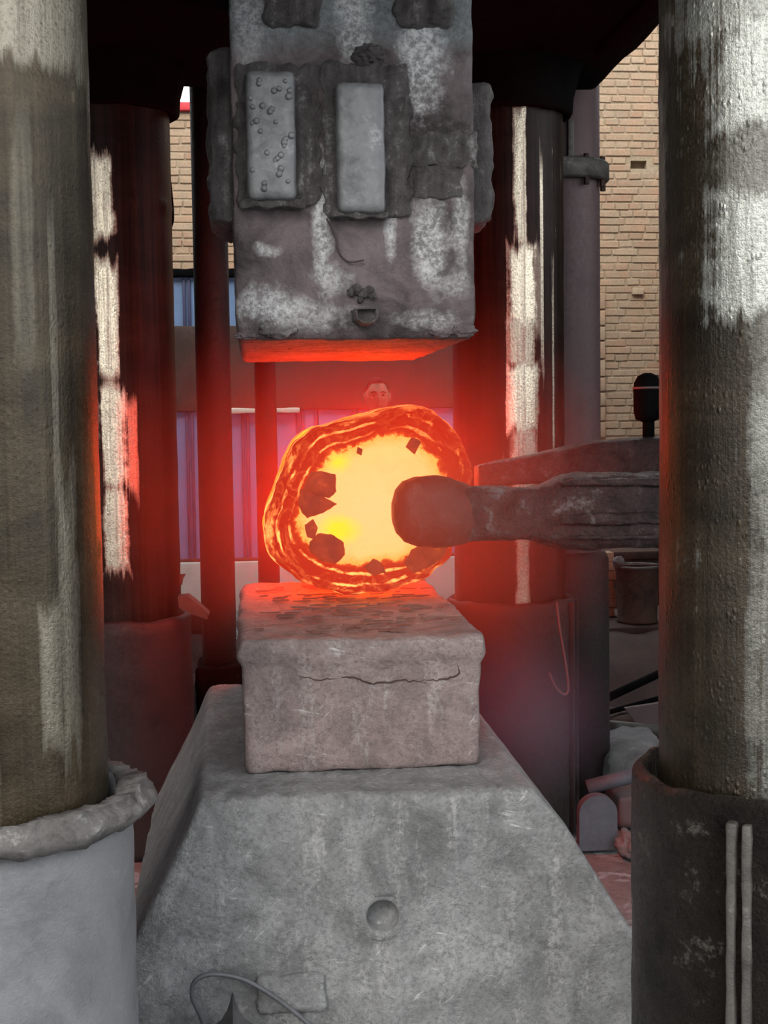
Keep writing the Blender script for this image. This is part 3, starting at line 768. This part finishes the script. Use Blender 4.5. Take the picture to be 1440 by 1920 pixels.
for dp, sc in ((.16,.985), (.3,1.0), (.5,.99), (.8,.97), (1.05,.95), (1.15,.9), (1.2,.6)):
    ring = []
    for i in range(NA):
        a = 2*PI*i/NA; r = RAD[i]*sc*(1+.02*N((math.cos(a), math.sin(a), dp*2), 3, 3, 14))
        ring.append(bm.verts.new((OC.x+math.cos(a)*r, IY+dp, max(OC.z+math.sin(a)*r, AZ+.004))))
    rings.append(ring)
for A, B in zip(rings, rings[1:]):
    for i in range(NA): bm.faces.new((A[i], A[(i+1)%NA], B[(i+1)%NA], B[i]))
bm.faces.new(rings[0]); bm.faces.new(rings[-1])
bmesh.ops.recalc_face_normals(bm, faces=bm.faces)
obj('ingot_body', bm, M['skin'], t)
FL = [[(583,888),(604,884),(629,890),(632,922),(618,934),(590,925),(570,912)],
      [(562,920),(580,912),(606,930),(632,945),(606,962),(576,972),(560,950)],
      [(572,986),(588,975),(596,990),(590,1010),(576,1008)],
      [(580,1018),(596,1003),(622,1002),(645,1018),(648,1040),(630,1058),(604,1052),(582,1038)],
      [(684,1064),(700,1048),(716,1056),(724,1074),(700,1082)],
      [(758,1060),(776,1034),(812,1012),(846,1006),(842,1040),(806,1064),(776,1074)],
      [(672,838),(680,842),(678,854),(670,850)],
      [(762,838),(774,820),(790,828),(778,852)]]
for i, pl in enumerate(FL):
    pts = [at(px, py, IY-.002+.02*(i % 3 == 1)) for px, py in pl]
    cen = sum(pts, Vector())/len(pts)
    b = bmesh.new(); n = len(pts); fine = []
    for k in range(n):
        for s_ in range(4):
            p = pts[k].lerp(pts[(k+1)%n], s_/4); q = p-cen
            fine.append(cen+q*(1+.10*N(p, 40, 3, i)))
    vc = b.verts.new(cen+Vector((0,-.012,0)))
    vr = [b.verts.new(p) for p in fine]; vm = [b.verts.new(cen+(p-cen)*.6+Vector((0,-.012+.006*N(p,30,2,i),0))) for p in fine]; vb = [b.verts.new(p+Vector((0,.05,0))) for p in fine]
    nn = len(fine)
    for k in range(nn):
        j = (k+1) % nn
        b.faces.new((vc, vm[j], vm[k])); b.faces.new((vm[k], vm[j], vr[j], vr[k])); b.faces.new((vr[k], vr[j], vb[j], vb[k]))
    bmesh.ops.recalc_face_normals(b, faces=b.faces)
    obj('scale_flake', b, M['flake'], t)

# ------------------------------------------------------------------ manipulator tongs
def glow_tip():  # red glow added to the tip, in place of haze light
    m = rough_steel('glowing_tong_tip', (.012,.005,.003), (.045,.018,.013), (.12,.07,.06), 11, .46, .60, .3, .6, .6, bdist=.012)
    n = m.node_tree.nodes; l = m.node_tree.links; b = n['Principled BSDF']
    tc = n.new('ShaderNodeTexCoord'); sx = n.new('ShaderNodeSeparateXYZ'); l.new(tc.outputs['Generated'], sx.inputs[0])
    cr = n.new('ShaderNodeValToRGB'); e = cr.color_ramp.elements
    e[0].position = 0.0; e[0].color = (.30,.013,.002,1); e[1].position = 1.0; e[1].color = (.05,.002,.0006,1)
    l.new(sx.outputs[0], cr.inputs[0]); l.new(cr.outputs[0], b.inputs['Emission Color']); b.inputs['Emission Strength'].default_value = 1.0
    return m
M['glow_tip'] = glow_tip()
t = thing('manipulator_tongs', 'heavy scaled steel manipulator tongs holding the ingot from the right', 'tongs', (2.2, 4.2, 1.2))
TY = 3.98
def sec(px, pt, pb, hy, Y=TY):
    a = at(px, pt, Y); b_ = at(px, pb, Y); return ((a.x, Y, (a.z+b_.z)/2), hy, (a.z-b_.z)/2)
# round gripping pad
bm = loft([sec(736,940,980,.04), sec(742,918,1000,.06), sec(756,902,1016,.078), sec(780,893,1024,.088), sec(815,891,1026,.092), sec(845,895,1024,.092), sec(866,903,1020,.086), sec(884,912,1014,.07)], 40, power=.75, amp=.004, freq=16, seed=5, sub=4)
obj('grip_pad', bm, M['glow_tip'], t, label='rounded tip pressed on the ingot, with an added red glow')
bm = loft([sec(862,910,1013,.075), sec(930,911,1012,.078), sec(1000,912,1012,.08), sec(1022,905,1018,.085), sec(1045,894,1030,.09), sec(1085,889,1031,.09), sec(1140,887,1024,.09), sec(1232,885,1026,.09), sec(1330,880,1030,.095), sec(1900,850,1040,.10), sec(2150,840,1040,.10)], 40, power=.42, amp=.010, freq=13, seed=8, sub=6)
obj('lower_jaw', bm, M['tong'], t)
for i, (pt, pb, hy) in enumerate(((898,912,.012), (962,985,.016), (1004,1012,.012))):
    bm = loft([sec(1050,pt+4,pb-2,hy, TY-.085), sec(1090,pt,pb,hy, TY-.090), sec(1232,pt-2,pb-1,hy, TY-.090), sec(1420,pt-4,pb,hy, TY-.09)], 14, power=.8, amp=.006, freq=22, seed=20+i, sub=6)
    obj('jaw_ridge', bm, M['tong'], t)
T2 = 4.55
bm = loft([sec(893,872,915,.05,T2), sec(960,860,910,.06,T2), sec(1040,842,905,.07,T2), sec(1120,826,900,.07,T2), sec(1232,818,890,.07,T2), sec(1900,750,870,.08,T2)], 28, power=.4, amp=.006, freq=9, seed=31, sub=6)
obj('upper_jaw', bm, M['tong'], t)
# knob standing on the far jaw
p = at(1212, 742, T2)
bm = lathe([(.012, p.z-.090), (.040, p.z-.078), (.046, p.z-.05), (.047, p.z+.02), (.044, p.z+.045), (.032, p.z+.066), (.012, p.z+.076)], at(1214,742,T2).x, T2, 40)
kn = obj('pivot_knob', bm, M['soot'], t)
obj('knob_band', lathe(ring_prof(.044, .0495, p.z+.022, p.z+.030, .002), at(1214,742,T2).x, T2, 40, closed=True), M['pipe_paint'], kn)
p2 = at(1224, 800, T2)
obj('knob_stem', lathe([(.020, at(1224,830,T2).z), (.020, p.z-.07)], at(1216,800,T2).x, T2, 20), M['soot'], kn)
obj('carrier_block', block(2.3, 3.6, 3.5, 5.0, .75, 2.4, .12, .05, .01, 5, 3), M['soot'], t)
obj('carrier_leg', block(2.8, 3.4, 4.0, 4.6, GZ, .76, .15, .02, .004, 5, 5), M['soot'], t)

# ------------------------------------------------------------------ pipes and posts behind
t = thing('hydraulic_pipe', 'faded maroon hydraulic pipe with a bolted flange beside the brick wall', 'pipe', (at(1056,500,6.2).x, 6.2, GZ))
PX, PY, PR = at(1056,500,6.2).x, 6.2, .164
obj('pipe_shaft', lathe([(PR, GZ), (PR, 1.0), (PR, 2.3), (PR, 3.6)], PX, PY, 48), M['pipe_paint'], t)
zf0, zf1 = at(1100,345,6.2).z, at(1100,308,6.2).z
fl = obj('pipe_flange', lathe(ring_prof(PR-.005, PR+.042, zf0, zf1, .01), PX, PY, 48, closed=True), M['weld_bar'], t)
for k in range(10):
    a = 2*PI*k/10+.05
    obj('bolt', lathe([(.013, zf0-.03), (.013, zf1+.015)], PX+(PR+.022)*math.cos(a), PY+(PR+.022)*math.sin(a), 6), M['rust'], fl, smooth=False)
obj('pipe_foot', lathe([(PR+.038, GZ), (PR+.034, .86), (PR+.02, .89), (PR, .895)], PX, PY, 48), M['sleeve_back'], t)
obj('pipe_tab', block(at(1064,260,6.03).x, at(1076,260,6.03).x, 6.02, 6.10, at(1070,315,6.03).z, at(1070,225,6.03).z, .03, .005, .002, 9, 2), M['weld_bar'], t)
x = at(400,700,6.3).x
t = thing('steel_post', 'thick dark steel post left of the anvil, on a black footing', 'post', (x, 6.3, GZ))
zb = at(412,1240,6.3).z
obj('post_shaft', lathe([(.078, zb-.02), (.078, 3.5)], x, 6.3, 40), M['post'], t)
obj('footing', block(x-.10, x+.12, 6.15, 6.45, GZ, zb, .03, .02, .012, 9, 6), M['soot'], t)
x = at(499,800,7.2).x
t = thing('steel_post', 'thin dark steel post seen just left of the glowing ingot', 'post', (x, 7.2, GZ))
obj('post_shaft', lathe([(.056, GZ), (.056, 3.4)], x, 7.2, 32), M['post'], t)
obj('foot_plate', block(x-.12, x+.12, 7.08, 7.32, GZ, GZ+.03, .1, .005, 0), M['post'], t)
# slim hose by the left rear column
tag(obj('hose', tube([at(316,200,5.9), at(312,290,5.9), at(320,360,5.9), at(323,410,5.9), at(318,450,5.9), at(322,620,5.9), at(330,900,5.9)], .008, 8), M['soot']), 'thin black hose hanging along the left rear column', 'hose')

# ------------------------------------------------------------------ scrap on the left
p = at(352, 1142, 5.5)
b = plate([at(333,1120,5.45), at(352,1118,5.45), at(368,1130,5.45), at(392,1152,5.45), at(388,1162,5.45), at(362,1152,5.45), at(336,1140,5.45)], .10)
tag(obj('scrap_plate', b, M['rust'], smooth=False), 'bent rusty scrap plate lying on the left rear sleeve rim', 'scrap')
b = plate([at(334,1078,5.6), at(348,1077,5.6), at(343,1086,5.6), at(341,1097,5.6), at(334,1096,5.6)], .03)
tag(obj('scrap_hook', b, M['rust'], smooth=False), 'small curled rusty hook beside the left rear column', 'scrap')
p = atz(372,1300,GZ)
tag(obj('slag_boulder', lump((at(378,1208,6.9).x, 6.9, .14), .13, .14, .36, .35, 2, 4, 4), M['concrete']), 'pale rough slag boulder between the left sleeve and post', 'boulder')
tag(obj('scrap_beam', block(at(345,1150,6.6).x, at(440,1150,6.6).x, 6.55, 6.70, at(380,1186,6.6).z, at(380,1142,6.6).z, .04, .012, .01, 8, 7), M['rust']), 'dark rusty beam stub behind the thick post', 'beam')
obj_leg = None

# ------------------------------------------------------------------ scrap on the right
def rod(a, b_, r, name, mat, label, cat, n=10):
    return tag(obj(name, tube([a, b_], r, n, smooth_path=False), M[mat]), label, cat)
t = thing('scrap_drum', 'small dented rusty steel drum on a plank behind the right column', 'drum', (at(1192,1165,8.2).x, 8.2, at(1192,1166,8.2).z))
cx, z0, z1 = at(1195,1165,8.2).x, at(1192,1166,8.2).z, at(1192,1062,8.2).z
b = lathe([(.12, z0), (.125, z0+.01), (.118, z0+.02), (.122, (z0+z1)/2), (.13, z1-.015), (.138, z1-.006), (.138, z1), (.126, z1), (.118, z1-.01), (.112, z0+.05)], cx, 8.2, 40, wob=lambda a, r, z: (r*(1+.03*N((math.cos(a), math.sin(a), z*3), 2.5, 3, 3)), z))
obj('drum_shell', b, M['rust'], t)
obj('drum_rim', lathe(ring_prof(.126, .145, z1-.004, z1+.010, .003), cx, 8.2, 40, closed=True), M['weld_bar'], t)
tag(obj('timber_plank', block(at(1080,1170,8.2).x, at(1330,1170,8.2).x, 8.0, 8.45, z0-.05, z0-.003, .06, .008, .006, 9, 5), M['wood']), 'sooty timber plank carrying the rusty drum', 'plank')
# brick stub stack left of the drum
sx0, sx1 = at(1120,1100,8.5).x, at(1150,1100,8.5).x
zz = z0-.003; i = 0
while zz < at(1140,1045,8.5).z:
    h = .056; o = obj('stacked_brick', block(sx0-.12+random.uniform(-.01,.01), sx1+random.uniform(-.012,.012), 8.46, 8.58, zz, zz+h, .06, .006, .003, 20, i), M['brick'], origin=((sx0+sx1)/2, 8.5, zz))
    nth = ('bottom', 'second', 'third', 'fourth', 'fifth', 'sixth', 'seventh', 'eighth')[min(i, 7)]
    tag(o, nth + ' brick counted upwards in the stack beside the rusty drum', 'brick', 'bricks stacked beside the drum'); zz += h+.002; i += 1
tag(obj('stack_stand', block(sx0-.16, sx1+.02, 8.42, 8.62, GZ, z0-.003, .08, .02, .012, 6, 6), M['soot']), 'black block carrying the brick stack behind the pipe', 'block')
tag(obj('stone_lump', lump((at(1166,1044,8.1).x, 8.17, z1+.034), .036, .04, .034, .3, 2, 8, 3), M['concrete']), 'pale stone lump balanced on the drum rim', 'stone')
tag(obj('thin_bar', tube([(cx-.15, 8.14, z1+.016), (cx, 8.12, z1+.016), (cx+.22, 8.10, z1+.014)], .006, 8), M['rust']), 'thin rusty bar across the drum mouth', 'bar')
# earth bank
bm = bmesh.new(); bmesh.ops.create_grid(bm, x_segments=50, y_segments=40, size=1)
for v in bm.verts:
    X = 2.35+v.co.x*1.15; Y = 8.35+v.co.y*1.35
    e = max(0, 1-max(abs(v.co.x), abs(v.co.y))**4); hgt = .48*e*min(1, (1+v.co.y)*1.5+.1)
    v.co = Vector((X, Y, GZ-.03+hgt+.05*N((X,Y,0), 3, 5, 6)*e))
tag(obj('earth_bank', bm, M['wood']), 'brown earth bank piled behind the right foreground column', 'earth', kind='stuff')
rod(at(1110,1322,6.9), at(1290,1238,7.5), .022, 'iron_bar', 'soot', 'black iron bar slanting up to the right over the scrap heap', 'bar')
rod(at(1118,1342,7.0), at(1290,1294,7.4), .014, 'iron_bar', 'soot', 'thinner black iron bar below the slanting one', 'bar')
tag(obj('angular_plate', plate([at(1172,1328,6.8), at(1240,1318,6.8), at(1240,1364,6.8), at(1195,1360,6.8)], .03), M['pipe_paint'], smooth=False), 'dark angular steel plate above the pale pipe', 'plate')
rod(at(1130,1358,6.5), at(1250,1370,6.5), .024, 'steel_pipe', 'weld_bar', 'pale steel pipe lying level in the scrap heap', 'pipe', 16)
rod(at(1100,1476,5.5), at(1215,1448,5.5),   .030, 'steel_pipe', 'round', 'grey dusty pipe slanting beside the black sleeve', 'pipe', 16)
tag(obj('concrete_chunk', block(at(1128,1430,6.1).x, at(1260,1430,6.1).x, 6.0, 6.6, GZ, at(1190,1402,6.1).z, .03, .04, .03, 7, 9), M['concrete']), 'flat broken concrete chunk behind the black sleeve', 'concrete')
tag(obj('scrap_slab', block(at(1120,1350,7.1).x, at(1290,1350,7.1).x, 7.0, 7.5, GZ, at(1190,1340,7.1).z, .06, .03, .03, 5, 2), M['rust']), 'rusty slab of scrap under the iron bars', 'scrap')
t = thing('scrap_skip', 'dark rusty scrap skip behind the drum and the tongs', 'skip', (2.6, 10.0, GZ))
zt = at(1180,1036,9.8).z
obj('skip_body', block(1.55, 3.7, 9.82, 10.5, GZ, zt, .12, .02, .02, 3, 4), M['rust'], t)
obj('skip_rim', block(1.52, 3.73, 9.78, 9.84, zt-.05, zt+.01, .12, .01, .006, 5, 4), M['rust'], t)
# half-round plate leaning at the foot of the pipe
c = at(1122, 1535, 5.25); R_ = .076
pts = [(c.x-R_, 5.25, GZ+.0)]
top = at(1122,1492,5.25).z; side = at(1122,1525,5.25).z
for k in range(13):
    a = PI-PI*k/12; pts.append((c.x+R_*math.cos(a), 5.25, side+(top-side)*math.sin(a)))
pts.append((c.x+R_, 5.25, GZ+.0))
tag(obj('round_plate', plate(pts, .05), M['round'], smooth=False), 'grey round-topped steel plate standing by the rear sleeve', 'plate')
tag(obj('slag_lump', lump((at(1192,1555,5.15).x, 5.2, GZ+.03), .06, .09, .055, .4, 2, 2, 4), M['concrete']), 'pale slag lump on the floor beside the black sleeve', 'stone')
tag(obj('rust_block', block(at(1158,1530,5.5).x, at(1215,1530,5.5).x, 5.5, 5.72, GZ, at(1185,1490,5.5).z, .03, .025, .015, 9, 5), M['pipe_paint']), 'maroon steel block between the round plate and the sleeve', 'block')
# cable looped down the rear sleeve
cy = BY-.285
tag(obj('cable', tube([at(1044,1130,cy), at(1050,1180,cy), at(1060,1240,cy), at(1066,1290,cy), at(1058,1302,cy), at(1042,1288,cy), at(1030,1262,cy)], .005, 8), M['pipe_paint']), 'thin cable looped down the rear right sleeve', 'cable')
tag(obj('loose_cable', tube([at(392,1960,3.28), at(378,1910,3.28), at(361,1870,3.275), at(364,1842,3.27), at(384,1829,3.27), at(412,1827,3.27), at(455,1836,3.27), at(500,1860,3.275), at(545,1892,3.28), at(590,1930,3.28)], .0058, 10), M['cable']), 'grey cable looped against the foot of the base block', 'cable')
p = at(436, 1861, 3.12)
hts = [(.0015, p.z), (.006, p.z-.02), (.013, p.z-.04), (.026, p.z-.062), (.050, p.z-.080), (.085, p.z-.10), (.115, p.z-.15), (.12, GZ)]
tag(obj('steel_spike', lathe(hts[::-1], p.x, 3.12, 4), M['spike'], smooth=False), 'dark pointed steel spike in front of the base block', 'spike')

# ------------------------------------------------------------------ worker
def worker():
    hx, hy = at(707,735,9).x, 9.0
    ztop = at(707,709,9).z
    sk = flat('skin', (.42,.25,.17), .55, 0, .08, 20, .05); cloth = flat('work_jacket', (.10,.11,.14), .9, 0, .2, 15, .2); hair = flat('black_hair', (.012,.010,.010), .6, 0, .3, 90, .6)
    hair.node_tree.nodes['Principled BSDF'].inputs['Specular IOR Level'].default_value = .05
    t = thing('person', 'worker with short black hair facing the camera behind the ingot', 'person', (hx, hy, 0))
    H = ztop-0.0
    V = []; E = []; R = []
    def v(p, r, prev=None):
        V.append(Vector(p)+Vector((hx, hy, 0))); R.append(r)
        if prev is not None: E.append((prev, len(V)-1))
        return len(V)-1
    k = H/1.76
    pel = v((0,.02,.94*k), .145); ch = v((0,.03,1.16*k), .145, pel); ch2 = v((0,.02,1.34*k), .15, ch); nk = v((0,.02,1.47*k), .075, ch2); v((0,.0,1.545*k), .058, nk)
    for s in (-1, 1):
        hip = v((s*.10,.02,.88*k), .10, pel); kn = v((s*.11,-.01,.49*k), .068, hip); an = v((s*.11,.03,.09*k), .048, kn); v((s*.12,-.13,.045*k), .04, an)
        sh = v((s*.19,.02,1.40*k), .070, ch2); el = v((s*.25,.03,1.12*k), .050, sh); wr_ = v((s*.22,-.10,.90*k), .033, el); pa = v((s*.21,-.14,.84*k), .030, wr_)
        for q, (dx, L) in enumerate(((-.03,.075), (-.010,.085), (.010,.08), (.03,.06))):
            f1 = v((s*.21+dx,-.165,.81*k), .0095, pa); f2 = v((s*.21+dx,-.18,.81*k-L*.5), .009, f1); v((s*.21+dx,-.165,.81*k-L), .008, f2)
        th = v((s*.21-s*.045,-.16,.845*k), .011, pa); v((s*.21-s*.06,-.19,.815*k), .009, th)
    me = bpy.data.meshes.new('body'); me.from_pydata(V, E, []); tmp = bpy.data.objects.new('tmp', me); COL.objects.link(tmp)
    sm = tmp.modifiers.new('s', 'SKIN'); sm.use_smooth_shade = True
    for i, d in enumerate(me.skin_vertices[0].data): d.radius = (R[i], R[i]*.8); d.use_root = (i == 0)
    tmp.modifiers.new('u', 'SUBSURF').levels = 1
    dg = bpy.context.evaluated_depsgraph_get(); em = bpy.data.meshes.new_from_object(tmp.evaluated_get(dg))
    bpy.data.objects.remove(tmp)
    bm = bmesh.new(); bm.from_mesh(em)
    nb = len(bm.faces)
    # head
    hz = ztop-.118; r = bmesh.ops.create_uvsphere(bm, u_segments=40, v_segments=32, radius=1)
    def g(x, z, cx, cz, sx, sz): return math.exp(-((x-cx)/sx)**2-((z-cz)/sz)**2)
    for q in r['verts']:
        x, y, z = q.co
        jaw = 1-.26*max(0, -z)**1.6
        X, Y, Z = x*.078*jaw, y*.098*(1-.10*max(0,-z)), z*.118
        if y < 0:
            Y -= .022*g(x, z, 0, -.16, .17, .20) + .008*g(x, z, 0, -.02, .12, .25)           # nose
            Y += .012*(g(x, z, .38, .06, .2, .12)+g(x, z, -.38, .06, .2, .12))               # eye sockets
            Y -= .006*g(x, z, 0, .22, .6, .08)                                               # brow
            Y -= .007*g(x, z, 0, -.48, .25, .06) + .006*g(x, z, 0, -.60, .25, .05)           # lips
            Y -= .008*g(x, z, 0, -.86, .3, .12)                                              # chin
        q.co = Vector((hx+X, hy+Y, hz+Z))
    for s in (-1, 1):
        lump((hx+s*.080, hy+.01, hz-.005), .010, .020, .032, .1, 2, s, 2, bm)
    body = obj('body', bm, cloth, t); body.data.materials.append(sk)
    for p in body.data.polygons:
        c = p.center+Vector((hx, hy, 0))
        if c.z > 1.49*k or (c.z < .905*k and abs(c.x-hx) > .13 and c.z > .6): p.material_index = 1
    bm = bmesh.new(); r = bmesh.ops.create_uvsphere(bm, u_segments=36, v_segments=24, radius=1)
    kill = []
    for q in r['verts']:
        x, y, z = q.co
        if z < (.66 if y < -.55 else (.35 if y < -.15 else -.25)): kill.append(q)
        q.co = Vector((hx+x*.083*(1+.02*N((x,y,z),6,2)), hy+y*.103, hz+z*.124*(1+.015*N((x,y,z),7,2))))
    bmesh.ops.delete(bm, geom=kill, context='VERTS')
    obj('hair', bm, hair, t)
    eye = flat('eye_dark', (.02,.015,.012), .2, 0, 0, 5, 0)
    for s in (-1, 1):
        obj('eye', lump((hx+s*.030, hy-.081, hz+.006), .012, .007, .006, 0, 2, 0, 2), eye, t)
        obj('eyebrow', tube([(hx+s*.014, hy-.096, hz+.024), (hx+s*.03, hy-.094, hz+.028), (hx+s*.046, hy-.084, hz+.022)], .0035, 6), hair, t)
    obj('mouth', tube([(hx-.022, hy-.090, hz-.064), (hx, hy-.099, hz-.063), (hx+.022, hy-.090, hz-.064)], .003, 6), flat('lips', (.25,.09,.07), .6, 0, .1, 10, 0), t)
worker()
p = at(707, 735, 9)
tag(obj('step_plate', block(p.x-.5, p.x+.5, 8.6, 9.4, GZ, -.005, .2, .01, .002, 4, 1), M['rust']), 'low steel step the worker stands on', 'step')

# ------------------------------------------------------------------ haze
def haze(name, c, r, density, color, label, aniso=0.0, seed=0):
    bm = bmesh.new(); q = bmesh.ops.create_icosphere(bm, subdivisions=4, radius=1)
    for v in q['verts']:
        p = v.co.copy(); v.co = Vector((p.x*r[0], p.y*r[1], p.z*r[2]))
    m_ = bpy.data.materials.new(name); m_.use_nodes = True; n = m_.node_tree.nodes; l = m_.node_tree.links; n.clear()
    o_ = n.new('ShaderNodeOutputMaterial'); vs = n.new('ShaderNodeVolumeScatter')
    vs.inputs['Color'].default_value = (*color, 1); vs.inputs['Anisotropy'].default_value = aniso
    tc = n.new('ShaderNodeTexCoord'); dv = n.new('ShaderNodeVectorMath'); dv.operation = 'DIVIDE'; dv.inputs[1].default_value = r
    ln = n.new('ShaderNodeVectorMath'); ln.operation = 'LENGTH'
    l.new(tc.outputs['Object'], dv.inputs[0]); l.new(dv.outputs[0], ln.inputs[0])
    mr = n.new('ShaderNodeMapRange'); mr.interpolation_type = 'SMOOTHSTEP'
    mr.inputs['From Min'].default_value = 1.0; mr.inputs['From Max'].default_value = .15; mr.inputs['To Min'].default_value = 0; mr.inputs['To Max'].default_value = density
    l.new(ln.outputs['Value'], mr.inputs['Value']); l.new(mr.outputs[0], vs.inputs['Density']); l.new(vs.outputs[0], o_.inputs['Volume'])
    me = bpy.data.meshes.new(name); bm.to_mesh(me); bm.free(); me.materials.append(m_)
    o = bpy.data.objects.new(name, me); COL.objects.link(o); o.location = c
    return tag(o, label, 'haze', kind='stuff')
haze('furnace_haze', (.08, 4.15, 1.25), (.88, 1.0, .72), .95, (1.0,.13,.08), 'thin smoky haze around the glowing ingot')
haze('drifting_smoke', tuple(at(985, 1330, 4.9)), (.36, .5, .36), .42, (.55,.58,.95), 'pale violet smoke drifting right of the anvil')
haze('ingot_smoke', (.27, 3.72, 1.22), (.42, .34, .32), .75, (1.0,.10,.06), 'reddish smoke curling round the tip of the tongs')
